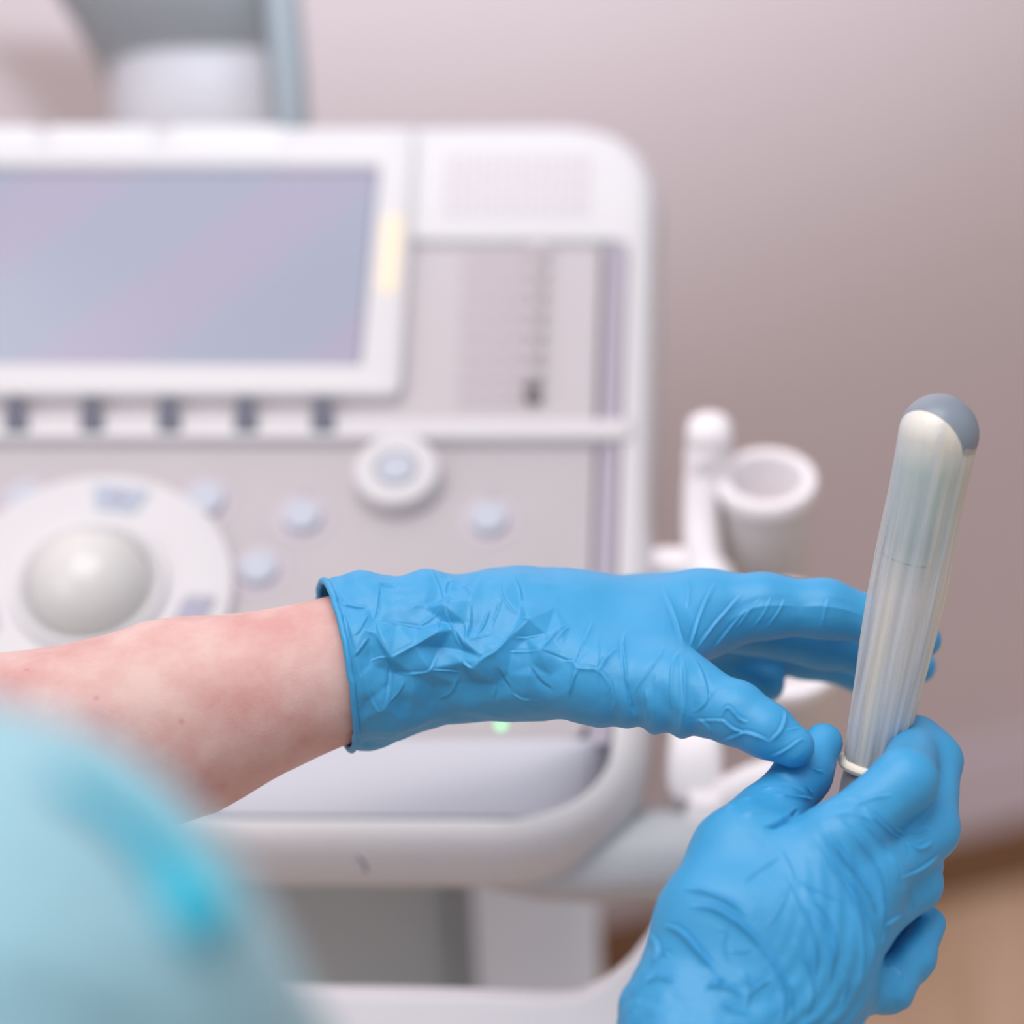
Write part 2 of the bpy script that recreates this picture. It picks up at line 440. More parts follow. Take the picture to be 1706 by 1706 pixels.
# small seam in the lower shell
tube('shell_seam', smooth_path([W(596, 1428, 1.452), W(606, 1438, 1.452), W(610, 1452, 1.455)], 4), 0.0007, M_dark, US, n=6)

def box_part(name, corners_px, depth_back, m, parent, rad=0.01, seg=6, ext=None):
    """front face traced as a rounded polygon at depths, extruded away"""
    d0 = corners_px[0][2]
    pts2 = [((p[0]-CX)/FPX*p[2], (CY-p[1])/FPX*p[2]) for p in corners_px]
    pol = round_poly(pts2, rad, seg)
    be = min([rad*0.6] if not hasattr(rad, '__len__') else [0.6*min(rad)]); be = min(be, 0.015)
    rings = []
    for k in range(4):
        a = k/3*math.pi/2
        q = inset(pol, be*(1-math.sin(a)))
        rings.append(cam2w(np.array([[x, y, d0+be*(1-math.cos(a))] for x, y in q])))
    sc = 1.0
    rings.append(cam2w(np.array([[x, y, d0+depth_back] for x, y in pol])))
    V, F = loft(rings)
    return mesh_obj(name, V, F, m, parent, sharp=50)

# under-carriage seen below the console: upright boxes standing on the floor
def upright(name, x0, x1, y0, y1, z0, z1, r, m, seg=6):
    pol = round_poly([(x0, y0), (x1, y0), (x1, y1), (x0, y1)], r, seg)
    def R(ins, z): q = inset(pol, ins); return np.array([[p[0], p[1], z] for p in q])
    b = min(r*0.5, 0.01)
    V, F = loft([R(b, z0), R(0, z0+b), R(0, z1-b), R(b, z1)])
    return mesh_obj(name, V, F, m, US, sharp=50)
pL = W(-560, 1560, 1.62); pR = W(792, 1560, 1.62)
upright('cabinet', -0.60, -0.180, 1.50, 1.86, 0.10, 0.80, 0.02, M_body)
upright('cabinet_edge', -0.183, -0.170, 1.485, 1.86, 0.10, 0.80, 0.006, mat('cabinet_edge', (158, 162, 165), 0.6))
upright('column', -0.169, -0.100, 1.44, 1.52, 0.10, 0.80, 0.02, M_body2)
upright('base', -0.78, 0.0, 1.25, 1.80, 0.03, 0.12, 0.04, M_white)
for (x, y) in ((-0.70, 1.32), (-0.08, 1.32), (-0.70, 1.74), (-0.08, 1.74)):
    turned('caster', None, [(0.012, -0.012), (0.028, -0.012), (0.032, -0.008), (0.032, 0.008), (0.028, 0.012), (0.012, 0.012)], M_body, US, n=24,
           frame=(np.array([x, y, 0.032]), np.array([0, 1.0, 0]), np.array([0, 0, 1.0]), np.array([1.0, 0, 0])))

# side bracket that carries the probe holders
def blob_loft(name, secs, m, parent, n=32, sharp=None, e=2.6):
    """secs: (centre world, half width vec, half height vec) superellipse sections"""
    rings = []
    for c, a, b in secs:
        R = []
        for i in range(n):
            t = 2*math.pi*i/n; ct, st = math.cos(t), math.sin(t)
            R.append(np.array(c)+np.array(a)*math.copysign(abs(ct)**(2/e), ct)+np.array(b)*math.copysign(abs(st)**(2/e), st))
        rings.append(np.array(R))
    V, F = loft(rings)
    return mesh_obj(name, V, F, m, parent, sharp=sharp or 50)
br = []
for (x, y0, y1, d, dep) in ((820, 1392, 1478, 1.585, 0.03), (900, 1375, 1494, 1.575, 0.045), (1000, 1352, 1500, 1.57, 0.05), (1080, 1344, 1500, 1.565, 0.05), (1150, 1346, 1498, 1.56, 0.05), (1240, 1352, 1492, 1.56, 0.045), (1320, 1366, 1470, 1.565, 0.035), (1345, 1385, 1450, 1.57, 0.02)):
    c = W(x, (y0+y1)/2, d); hh = (y1-y0)/2/FPX*d
    br.append((c, AX_F*dep, AX_U*hh))
blob_loft('side_bracket', br, mat('bracket_grey', (190, 194, 198), 0.5, 0.35), US)

# probe holders : cup axis leans with the console
CZ = (AX_U*0.78 - AX_F*0.62); CZ = CZ/np.linalg.norm(CZ)
CXv = AX_R; CYv = np.cross(CZ, CXv); CYv = CYv/np.linalg.norm(CYv)
def cup(px, py, d, ro, ri, h, lean=(0.78, 0.62), taper=1.0):
    CZ = (AX_U*lean[0]-AX_F*lean[1]); CZ = CZ/np.linalg.norm(CZ); CYv = np.cross(CZ, CXv); CYv = CYv/np.linalg.norm(CYv)
    O = W(px, py, d)
    n = 64; prof_o = [(ro*0.80*taper, -h), (ro*0.86*taper, -h+0.004), (ro*0.88, -0.014), (ro*0.90, -0.010), (ro*0.97, -0.0085), (ro, -0.006), (ro, -0.002), (ro*0.96, 0.0), (ri*1.06, 0.0), (ri, -0.003), (ri*0.93, -h*0.55), (ri*0.55, -h*0.8), (0.004, -h*0.86)]
    rim = turned('probe_holder', None, prof_o[4:], M_cup, US, n=n, frame=(O, CXv, CYv, CZ), cap0=False)
    turned('holder_body', None, prof_o[:5], M_cupb, rim, n=n, frame=(O, CXv, CYv, CZ), cap1=False)
    return rim
c1 = cup(1277, 796, 1.60, 0.0258, 0.0178, 0.062)
turned('drain_hole', None, [(0.0032, -0.0), (0.0030, 0.001), (0.001, 0.0012)], mat('holder_hole', (130, 126, 122), 0.6), c1, n=16,
       frame=(W(1277, 796, 1.60)-CZ*0.0525, CXv, CYv, CZ), cap0=True)
c2 = cup(1305, 1062, 1.56, 0.0350, 0.0262, 0.070, lean=(0.56, 0.83), taper=0.95)
# curved upright arm the holders hang on
tube('holder_arm', smooth_path([W(1183, 722, 1.60), W(1172, 780, 1.605), W(1168, 860, 1.605), W(1172, 930, 1.60), W(1190, 985, 1.595), W(1195, 1060, 1.585), W(1175, 1150, 1.575), W(1162, 1230, 1.565), W(1160, 1290, 1.56), W(1165, 1370, 1.56)], 5),
     [0.0105]*5+[0.0095]*12+[0.0115]*5+[0.012]*24, M_cup, US, n=20)
blob_loft('holder_finial', [(W(1182, 722, 1.60)+CZ*z, CXv*r, CYv*r) for z, r in ((-0.020, 0.0085), (-0.012, 0.0108), (0, 0.0118), (0.005, 0.0108), (0.0085, 0.0075), (0.0098, 0.003))], M_cup, US)
blob_loft('holder_web', [(W(1196, 822, 1.603), CXv*0.014, CZ*0.022), (W(1205, 812, 1.603), CXv*0.010, CZ*0.018)][::-1], M_cup, US)
tube('cross_rail', smooth_path([W(1075, 946, 1.62), W(1110, 940, 1.61), W(1160, 945, 1.603), W(1200, 965, 1.60)], 4), 0.0088, M_cup, US)
tube('cable_guide', smooth_path([W(1150, 1400, 1.55), W(1180, 1352, 1.545), W(1225, 1318, 1.54), W(1290, 1292, 1.54), W(1350, 1290, 1.545)], 5), 0.0092, M_cup, US)
blob_loft('lower_clip', [(W(1160, 1212, 1.545), CXv*0.0125, CYv*0.010), (W(1158, 1250, 1.545), CXv*0.0135, CYv*0.012), (W(1156, 1292, 1.545), CXv*0.014, CYv*0.012), (W(1156, 1310, 1.545), CXv*0.012, CYv*0.010)], M_cup, US)
blob_loft('clip_hook', [(W(1176, 1318, 1.535), CXv*0.0080, CYv*0.010), (W(1178, 1345, 1.535), CXv*0.0095, CYv*0.010), (W(1172, 1385, 1.535), CXv*0.012, CYv*0.010)], M_cup, US)

# white lower shelf rail at the very bottom of the frame
M_shelf = mat('handle_white', (252, 248, 252), 0.4, 0.4)
sh = [(-900, 1640), (350, 1655), (700, 1660), (925, 1667), (985, 1652), (1035, 1618), (1075, 1570), (1110, 1520)]
shp = smooth_path([np.array([x, y, 0.0]) for x, y in sh], 8)
rings = []
for i, p in enumerate(shp):
    t = shp[min(i+1, len(shp)-1)]-shp[max(i-1, 0)]; t = t/np.linalg.norm(t)
    nrm = np.array([-t[1], t[0]])     # downwards in the picture = front of the rail
    wd = 0.075
    c0 = W(p[0], p[1], 1.46)
    nw = AX_R*nrm[0] - AX_U*nrm[1]
    sec = []
    for (a, b) in ((0.0, 0.030), (0.0, 0.006), (0.002, 0.001), (0.006, 0.0), (0.04, -0.004), (wd, -0.004), (wd+0.006, 0.0), (wd+0.008, 0.03)):
        sec.append(c0+nw*a+AX_F*b)
    rings.append(np.array(sec))
V, F = loft(rings)
mesh_obj('front_handle', V, F, M_shelf, US, sharp=45)
# struts joining the front handle to the base
for x in (-700, 600):
    p0 = W(x, 1720, 1.475); tube('handle_strut', [p0, np.array([p0[0], p0[1]+0.02, 0.10])], 0.012, M_white, US)

# monitor neck and bracket
nk = []
for (xl, xr, y, d, dp) in ((182, 508, 330, 1.86, 0.05), (184, 506, 220, 1.86, 0.06), (186, 503, 160, 1.86, 0.065), (188, 502, 120, 1.86, 0.065), (200, 498, 92, 1.86, 0.06), (235, 480, 76, 1.86, 0.05), (290, 430, 70, 1.86, 0.03)):
    c = W((xl+xr)/2, y, d+0.02); nk.append((c, AX_R*((xr-xl)/2/FPX*d), AX_F*dp))
blob_loft('monitor_neck', nk, mat('neck_plastic', (196, 192, 197), 0.5), US, e=2.3)
mb = []
for (xl, xr, y, d, dp) in ((196, 500, 178, 1.90, 0.05), (180, 499, 140, 1.90, 0.06), (160, 494, 96, 1.88, 0.07), (128, 476, 40, 1.86, 0.08), (92, 455, -20, 1.84, 0.09), (40, 430, -90, 1.82, 0.09), (-40, 420, -160, 1.80, 0.07)):
    c = W((xl+xr)/2, y, d); mb.append((c, AX_R*((xr-xl)/2/FPX*d), AX_F*dp))
tube('neck_cover', smooth_path([W(462, -60, 1.80), W(472, 40, 1.80), W(480, 130, 1.80), W(484, 215, 1.80), W(484, 300, 1.80)], 4), 0.0105, mat('cover_bluegrey', (138, 146, 152), 0.5), US)
blob_loft('monitor_bracket', mb, M_mon, US, e=2.4)
# ------------------------------------------------------------------ SDF modelling of hands, arms and clothes
def rcone_sdf(P, a, b, ra, rb):
    ba = b-a; L2 = float(ba@ba)
    h = np.clip(((P-a)@ba)/L2, 0, 1)
    d = np.linalg.norm(P-a-h[..., None]*ba, axis=-1)
    return d-(ra+(rb-ra)*h)
def smin(a, b, k):
    h = np.clip(0.5+0.5*(b-a)/k, 0, 1)
    return b*(1-h)+a*h-k*h*(1-h)
def node(px, py, d, r): return (C3(px, py, d), r/FPX*d)
def chain(P, nodes, k):
    v = None
    for i in range(len(nodes)-1):
        s = rcone_sdf(P, nodes[i][0], nodes[i+1][0], nodes[i][1], nodes[i+1][1])
        v = s if v is None else smin(v, s, k)
    return v
def surface_nets(f, lo, hi, h):
    nx, ny, nz = [int(math.ceil((hi[i]-lo[i])/h))+1 for i in range(3)]
    gx = lo[0]+h*np.arange(nx); gy = lo[1]+h*np.arange(ny); gz = lo[2]+h*np.arange(nz)
    D = np.empty((nx, ny, nz), np.float32)
    Y, Z = np.meshgrid(gy, gz, indexing='ij')
    step = 16
    for i in range(0, nx, step):
        xs = gx[i:i+step]
        P = np.empty((len(xs), ny, nz, 3), np.float32)
        P[..., 0] = xs[:, None, None]; P[..., 1] = Y; P[..., 2] = Z
        D[i:i+step] = f(P)
    ins = D < 0
    cnt = np.zeros((nx-1, ny-1, nz-1), np.int32); acc = np.zeros((nx-1, ny-1, nz-1, 3))
    corners = [(a, b, c) for a in (0, 1) for b in (0, 1) for c in (0, 1)]
    sl = lambda o: tuple(slice(o[k], D.shape[k]-1+o[k]) for k in range(3))
    for ax in range(3):
        for a in (0, 1):
            for b in (0, 1):
                o0 = [0, 0, 0]; o1 = [0, 0, 0]; oth = [k for k in range(3) if k != ax]
                o0[oth[0]] = a; o0[oth[1]] = b; o1[oth[0]] = a; o1[oth[1]] = b; o1[ax] = 1
                d0 = D[sl(o0)]; d1 = D[sl(o1)]
                m = (d0 < 0) != (d1 < 0)
                t = np.where(m, d0/np.where(m, d0-d1, 1), 0)
                cnt += m
                for k in range(3):
                    acc[..., k] += np.where(m, o0[k]+(t if k == ax else 0), 0)
    act = cnt > 0
    idx = -np.ones(cnt.shape, np.int64); idx[act] = np.arange(act.sum())
    c = np.argwhere(act)
    V = (c + acc[act]/cnt[act][:, None])*h + np.array(lo)
    Fs = []
    for ax in range(3):
        o = [k for k in range(3) if k != ax]
        s0 = [slice(1, -1)]*3; s0[ax] = slice(0, -1)
        s1 = [slice(1, -1)]*3; s1[ax] = slice(1, None)
        a = ins[tuple(s0)]; b = ins[tuple(s1)]
        e = np.argwhere(a != b)
        sgn = a[tuple(e.T)]
        base = e.copy(); base[:, o[0]] += 1; base[:, o[1]] += 1
        def cell(d0, d1):
            q = base.copy(); q[:, o[0]] -= d0; q[:, o[1]] -= d1
            return idx[tuple(q.T)]
        q = np.stack([cell(1, 1), cell(0, 1), cell(0, 0), cell(1, 0)], 1)
        flip = sgn if ax != 1 else ~sgn
        q[~flip] = q[~flip][:, ::-1]
        Fs.append(q)
    return V, np.concatenate(Fs)

def subdiv_mesh(V, F, levels, relax=0):
    me = bpy.data.meshes.new('tmp'); me.from_pydata([tuple(v) for v in V], [], [tuple(int(i) for i in f) for f in F])
    o = bpy.data.objects.new('tmp', me); COL.objects.link(o)
    if relax:
        s = o.modifiers.new('s', 'SMOOTH'); s.factor = 0.5; s.iterations = relax
    if levels:
        s = o.modifiers.new('u', 'SUBSURF'); s.levels = levels; s.render_levels = levels
    dg = bpy.context.evaluated_depsgraph_get(); ev = o.evaluated_get(dg)
    m2 = bpy.data.meshes.new_from_object(ev)
    n = len(m2.vertices); Vn = np.empty(n*3); m2.vertices.foreach_get('co', Vn); Vn = Vn.reshape(-1, 3)
    Nn = np.empty(n*3); m2.vertices.foreach_get('normal', Nn); Nn = Nn.reshape(-1, 3)
    Fn = np.array([p.vertices[:] for p in m2.polygons])
    bpy.data.objects.remove(o); bpy.data.meshes.remove(me); bpy.data.meshes.remove(m2)
    return Vn, Fn, Nn
def fix_normals(V, N, f):
    e = 0.0015
    s = f((V+N*e).astype(np.float32)) - f((V-N*e).astype(np.float32))
    if np.mean(s) < 0: N = -N
    return N
def proj(V):
    return np.stack([CX+FPX*V[:, 0]/V[:, 2], CY-FPX*V[:, 1]/V[:, 2]], 1)
def crease_height(pp, polys):
    """each crease: (points, half width px, height m); sum of ridge profiles, tapering at its ends"""
    Hh = np.zeros(len(pp))
    for pts, wd, ht in polys:
        pts = np.array(pts, float)
        lo = pts.min(0)-wd*3; hi = pts.max(0)+wd*3
        m = np.where((pp[:, 0] > lo[0]) & (pp[:, 0] < hi[0]) & (pp[:, 1] > lo[1]) & (pp[:, 1] < hi[1]))[0]
        if not len(m): continue
        # smooth the polyline
        if len(pts) > 2:
            pts = np.array(smooth_path(pts, 5))
        q = pp[m]; best = np.full(len(m), 1e9); para = np.zeros(len(m)); side = np.zeros(len(m))
        seg = np.linalg.norm(np.diff(pts, axis=0), axis=1); cum = np.concatenate([[0], np.cumsum(seg)]); T = cum[-1]
        for i in range(len(pts)-1):
            a, b = pts[i], pts[i+1]; ba = b-a; L2 = ba@ba
            if L2 < 1e-6: continue
            t = np.clip(((q-a)@ba)/L2, 0, 1)
            dv = q-a-t[:, None]*ba; d = np.hypot(dv[:, 0], dv[:, 1])
            up_ = d < best; best[up_] = d[up_]; para[up_] = ((cum[i]+t*seg[i])/T)[up_]
            side[up_] = np.sign(ba[0]*dv[:, 1]-ba[1]*dv[:, 0])[up_]
        env = np.clip(np.minimum(para, 1-para)*4, 0, 1)
        x = best/(wd*0.66)
        # sharp crest with a shallow valley on one side
        prof = np.where(side > 0, np.exp(-x*1.0), np.exp(-x*2.4)) - 0.25*np.exp(-((x*side+1.3)**2)*1.8)
        prof = np.where(x < 4, prof, 0)
        Hh[m] += ht*0.75*env*prof
    return Hh
def facet_height(pp, pts, fade):
    """crumpled-film relief: heights at control points joined by flat facets"""
    P2 = [Vector((p[0], p[1])) for p in pts]; Z = np.array([p[2] for p in pts])
    vo, eo, fo, ov, oe, of = delaunay_2d_cdt(P2, [], [], 0, 1e-4)
    Zn = np.array([Z[o[0]] if o else 0 for o in ov])
    Hh = np.zeros(len(pp))
    for f in fo:
        a, b, c = [np.array(vo[i]) for i in f[:3]]
        lo = np.minimum(np.minimum(a, b), c); hi = np.maximum(np.maximum(a, b), c)
        m = np.where((pp[:, 0] >= lo[0]) & (pp[:, 0] <= hi[0]) & (pp[:, 1] >= lo[1]) & (pp[:, 1] <= hi[1]))[0]
        if not len(m): continue
        q = pp[m]; det = (b[1]-c[1])*(a[0]-c[0])+(c[0]-b[0])*(a[1]-c[1])
        if abs(det) < 1e-9: continue
        l0 = ((b[1]-c[1])*(q[:, 0]-c[0])+(c[0]-b[0])*(q[:, 1]-c[1]))/det
        l1 = ((c[1]-a[1])*(q[:, 0]-c[0])+(a[0]-c[0])*(q[:, 1]-c[1]))/det
        l2 = 1-l0-l1; k = (l0 >= -1e-6) & (l1 >= -1e-6) & (l2 >= -1e-6)
        Hh[m[k]] = (l0*Zn[f[0]]+l1*Zn[f[1]]+l2*Zn[f[2]])[k]
    return Hh
def nz(V, sc, seed=0.0):
    return np.array([noise.noise(Vector((v[0]*sc+seed, v[1]*sc-seed, v[2]*sc+seed*0.7))) for v in V])

def glove_mat(name, rgb):
    m = mat(name, rgb, 0.47, 0.45)
    nt = m.node_tree; b = nt.nodes['Principled BSDF']
    b.inputs['Coat Roughness'].default_value = 0.55
    b.inputs['Sheen Weight'].default_value = 0.0
    b.inputs['Sheen Roughness'].default_value = 0.4
    tc = nt.nodes.new('ShaderNodeTexCoord')
    n = nt.nodes.new('ShaderNodeTexNoise'); n.inputs['Scale'].default_value = 900; n.inputs['Detail'].default_value = 3
    n2 = nt.nodes.new('ShaderNodeTexNoise'); n2.inputs['Scale'].default_value = 90; n2.inputs['Detail'].default_value = 3
    b1 = nt.nodes.new('ShaderNodeBump'); b1.inputs['Strength'].default_value = 0.10; b1.inputs['Distance'].default_value = 0.0006
    b2 = nt.nodes.new('ShaderNodeBump'); b2.inputs['Strength'].default_value = 0.22; b2.inputs['Distance'].default_value = 0.001
    nt.links.new(tc.outputs['Object'], n.inputs['Vector']); nt.links.new(tc.outputs['Object'], n2.inputs['Vector'])
    nt.links.new(n.outputs['Fac'], b1.inputs['Height']); nt.links.new(n2.outputs['Fac'], b2.inputs['Height'])
    nt.links.new(b1.outputs['Normal'], b2.inputs['Normal']); nt.links.new(b2.outputs['Normal'], b.inputs['Normal'])
    return m
M_glove = glove_mat('blue_nitrile', (60, 156, 208))

PERSON = empty('person', tuple(cam2w(np.array([-0.36, -0.30, 0.80]))*np.array([1, 1, 0])))
tag(PERSON, 'person in a light teal scrub top and blue nitrile gloves, holding an ultrasound probe upright', 'person')

def build_glove(name, f, lo, hi, clip, height_fn, hgrid=0.0015, levels=2, bead=0.0015):
    fc = lambda P: np.maximum(f(P), -clip(P))
    V, F = surface_nets(fc, lo, hi, hgrid)
    # drop the cap that closes the cuff
    cv = clip(V); fc_ = cv[F].max(1)
    F = F[fc_ > hgrid*1.05]
    used = np.unique(F); rm = -np.ones(len(V), int); rm[used] = np.arange(len(used)); V = V[used]; F = rm[F]
    V, F, N = subdiv_mesh(V, F, levels, relax=1)
    N = fix_normals(V, N, f)
    pp = proj(V)
    facing = -(N*V).sum(1)/np.linalg.norm(V, axis=1)
    wgt = np.clip((facing+0.05)/0.35, 0, 1)
    h, h3 = height_fn(pp, V, N)
    V = V+N*((h*wgt+h3)*np.clip((clip(V)-0.001)/0.004, 0, 1))[:, None]
    # boundary loop -> bead
    me = bpy.data.meshes.new(name); Wv = cam2w(V); org = Wv.mean(0)
    o = mesh_obj(name, Wv, F, M_glove, PERSON, origin=org)
    bm = bmesh.new(); bm.from_mesh(o.data)
    be = [e for e in bm.edges if e.is_boundary]
    if be:
        nb = {}
        for e in be:
            a, b = e.verts[0].index, e.verts[1].index
            nb.setdefault(a, []).append(b); nb.setdefault(b, []).append(a)
        loops = []; seen = set()
        for s0 in nb:
            if s0 in seen: continue
            lp = [s0]; seen.add(s0); cur = s0
            while True:
                nx_ = [q for q in nb[cur] if q not in seen]
                if not nx_: break
                cur = nx_[0]; seen.add(cur); lp.append(cur)
            loops.append(lp)
        lp = max(loops, key=len)
        bm.verts.ensure_lookup_table()
        pts = np.array([np.array(bm.verts[i].co)+org for i in lp])
        for _ in range(60): pts = (np.roll(pts, 1, 0)+pts*2+np.roll(pts, -1, 0))/4
        for q, i in enumerate(lp): bm.verts[i].co = Vector(pts[q]-org)
        bm.to_mesh(o.data)
        pts = pts[::3]
        pts = np.concatenate([pts, pts[:1]])
        rg = tube_pts(pts, bead, 8)
        Vb, Fb = loft(rg)
        cuff = mesh_obj('cuff_bead', Vb, Fb, M_glove, o)
    bm.free()
    so = o.modifiers.new('film', 'SOLIDIFY'); so.thickness = 0.0005; so.offset = -1
    return o

# ---------------- left glove (the hand reaching to the probe)
def fL(P):
    wrist = chain(P, [node(500, 1118, 1.31, 150), node(630, 1098, 1.31, 134), node(720, 1078, 1.312, 112), node(830, 1064, 1.315, 101), node(930, 1060, 1.32, 96)], 0.01)
    idx = chain(P, [node(900, 1074, 1.315, 82), node(1170, 1022, 1.328, 68)], 0.01)
    mid = chain(P, [node(900, 1064, 1.33, 78), node(1165, 1006, 1.355, 56)], 0.01)
    rin = chain(P, [node(900, 1066, 1.345, 70), node(1140, 1004, 1.38, 52)], 0.01)
    pin = chain(P, [node(890, 1070, 1.355, 62), node(1100, 1015, 1.40, 50)], 0.01)
    thm = chain(P, [node(840, 1100, 1.30, 84), node(1000, 1132, 1.29, 70), node(1125, 1152, 1.282, 62)], 0.01)
    palm = smin(smin(smin(idx, mid, 0.02), smin(rin, pin, 0.02), 0.02), thm, 0.022)
    palm = smin(palm, wrist, 0.02)
    # index-thumb web
    web = chain(P, [node(1100, 1080, 1.305, 52), node(1135, 1068, 1.312, 36)], 0.01)
    palm = smin(palm, web, 0.02)
    T = chain(P, [node(1115, 1150, 1.283, 60), node(1225, 1188, 1.272, 52), node(1275, 1216, 1.268, 45), node(1322, 1244, 1.266, 36)], 0.004)
    I = chain(P, [node(1170, 1020, 1.328, 60), node(1270, 1010, 1.326, 52), node(1375, 1014, 1.328, 46), node(1470, 1038, 1.333, 40), node(1538, 1066, 1.34, 31)], 0.006)
    Mi = chain(P, [node(1170, 1026, 1.36, 54), node(1370, 1068, 1.362, 43), node(1460, 1092, 1.365, 38), node(1532, 1110, 1.368, 28)], 0.006)
    Ri = chain(P, [node(1150, 1036, 1.39, 50), node(1340, 1088, 1.398, 40), node(1440, 1118, 1.40, 34), node(1490, 1128, 1.40, 28)], 0.006)
    Pi = chain(P, [node(1110, 1040, 1.405, 46), node(1205, 1098, 1.40, 40), node(1278, 1140, 1.39, 30)], 0.006)
    v = smin(palm, T, 0.012)
    v = smin(v, I, 0.010)
    v = smin(v, Mi, 0.006); v = smin(v, Ri, 0.005); v = smin(v, Pi, 0.005)
    return v
def clipL(P):
    px = CX+FPX*P[..., 0]/P[..., 2]; py = CY-FPX*P[..., 1]/P[..., 2]
    return ((px-577)-0.165*(py-1120)+560*(P[..., 2]-1.28))/FPX*1.3
def zc(pts, h, wd, z=3.412, ox=500, oy=920):
    return ([(ox+x/z, oy+y/z) for x, y in pts], wd, h)
FAC = [(815,320,4.2),(785,470,4.0),(640,530,3.8),(510,602,3.6),(425,378,-1.2),(560,395,-.6),(670,425,-.8),(450,178,.6),(330,185,-.4),(210,275,-1.5),(300,305,-.8),(385,298,-1.8),
  (300,603,3.0),(400,470,.4),(365,440,1.6),(430,465,1.4),(395,640,-.6),(490,600,.8),(535,690,-2.2),(740,662,1.8),(640,690,.2),(800,540,-2.0),(825,400,-1.2),(870,440,.4),(920,560,-1.6),(930,690,-.8),
  (990,657,2.8),(930,620,1.6),(940,515,2.4),(1020,490,1.0),(1115,465,-.4),(1290,405,3.4),(1120,565,2.8),(1050,600,2.6),(1180,500,0.2),(1200,565,-1.8),(1400,475,.6),(1285,485,-.8),(1365,565,2.2),(1480,440,1.8),(1535,430,0.8),
  (1100,760,-2.2),(980,760,-2.4),(870,760,-.5),(760,780,-1.5),(640,800,.6),(560,800,-1.2),(480,880,1.8),(370,850,-.8),(330,700,.8),(420,650,-.6),(500,760,-1.4),
  (830,250,-1.0),(740,150,.8),(600,250,.8),(600,140,0),(700,300,.4),(850,185,.8),(930,190,-.8),(1030,150,0.6),(1060,300,-.6),(960,290,.8),(940,400,0.6),(1000,430,-.8),(1210,150,.6),(1260,260,-.6),(1150,250,.8),(1250,360,-.2),
  (1200,800,-.8),(1180,700,-1.4),(1300,700,.8),(1320,640,-.4),(1420,700,-.8),(1500,800,.4),(1540,620,-.4),(1580,650,1.0),(1700,680,.6),(1640,560,0),(1500,560,.2),(1540,780,.6),
  (150,250,0.5),(250,400,0.5),(230,130,.5),(400,110,0),(560,110,.3),(300,1000,.2),(450,1000,-.4),(380,930,.8),(600,960,.4),(720,900,-.4),(900,870,.4),(820,880,-.3),(1060,880,-.2),(1250,880,0),(1400,860,0),(1000,80,0),(1200,80,0),(800,80,0),(1450,200,0),(1700,200,0),(1700,420,0),(1450,320,0),(1580,320,0),(1700,880,0),(60,600,0),(60,100,0),(60,1180,0),(300,1180,0),(900,1180,0),(1500,1180,0),(1700,1180,0),(1700,20,0),(60,20,0),(900,20,0)]
FAC_L = [(500+x/3.412, 920+y/3.412, h*0.00105) for x, y, h in FAC]
z2 = lambda pts, h, wd: zc(pts, h, wd, 2.6246, 950, 920)
CRL = [z2(p, h, wd) for p, h, wd in [
  ([(520,430),(560,300),(600,200),(640,130)], .0011, 5), ([(550,430),(620,330),(700,240),(760,170)], .0010, 5), ([(610,440),(700,330),(770,250)], .0008, 4),
  ([(800,330),(850,260),(880,190)], .0008, 4), ([(860,330),(910,260),(940,200)], .0008, 4), ([(720,340),(780,260),(830,200)], .0007, 4),
  ([(500,420),(470,320),(440,230),(400,140)], .0009, 7), ([(510,250),(520,160),(500,100)], .0006, 5), ([(250,640),(240,500),(230,400),(245,340)], .0011, 5), ([(280,720),(255,640),(240,560)], -.0016, 6),
  ([(270,620),(330,540),(390,460),(410,400)], .0011, 4), ([(130,500),(180,440),(210,420)], .0009, 4), ([(20,500),(60,400),(100,300)], .0008, 4), ([(0,480),(40,510),(120,520),(170,580),(160,630)], .0010, 4),
  ([(40,510),(20,560),(0,620)], .0008, 4), ([(120,520),(150,480),(160,440)], .0008, 4), ([(440,700),(440,600),(450,480),(500,420)], .0008, 6), ([(370,720),(365,620),(380,520)], .0007, 6), ([(480,780),(500,660),(500,540),(490,450)], .0013, 7),
  ([(540,460),(580,540),(600,640),(560,690),(530,700)], .0010, 5), ([(600,640),(650,600),(700,600)], .0007, 4), ([(660,720),(690,680),(740,730),(780,745)], .0018, 4), ([(660,730),(710,770),(760,790)], .0016, 4),
  ([(660,830),(730,800),(770,790),(830,810),(870,832)], .0017, 5), ([(870,832),(920,780),(940,720),(930,690)], .0016, 5), ([(940,780),(1000,770),(1040,790)], .0009, 4), ([(870,900),(950,860),(1010,820),(1040,830)], .0013, 4), ([(540,740),(620,735),(690,740)], .0009, 4),
  ([(330,740),(340,680),(330,600)], .0009, 6), ([(180,700),(200,640),(195,560)], .0007, 6),
  ([(1100,330),(1110,270),(1130,200)], .0008, 5), ([(1090,380),(1200,385),(1260,390)], .0007, 4), ([(560,730),(600,760),(620,800)], .0009, 5), ([(1000,240),(1090,235),(1200,250),(1290,280)], .0008, 12), ([(680,310),(800,245),(900,232),(1010,238)], .0008, 12)]]
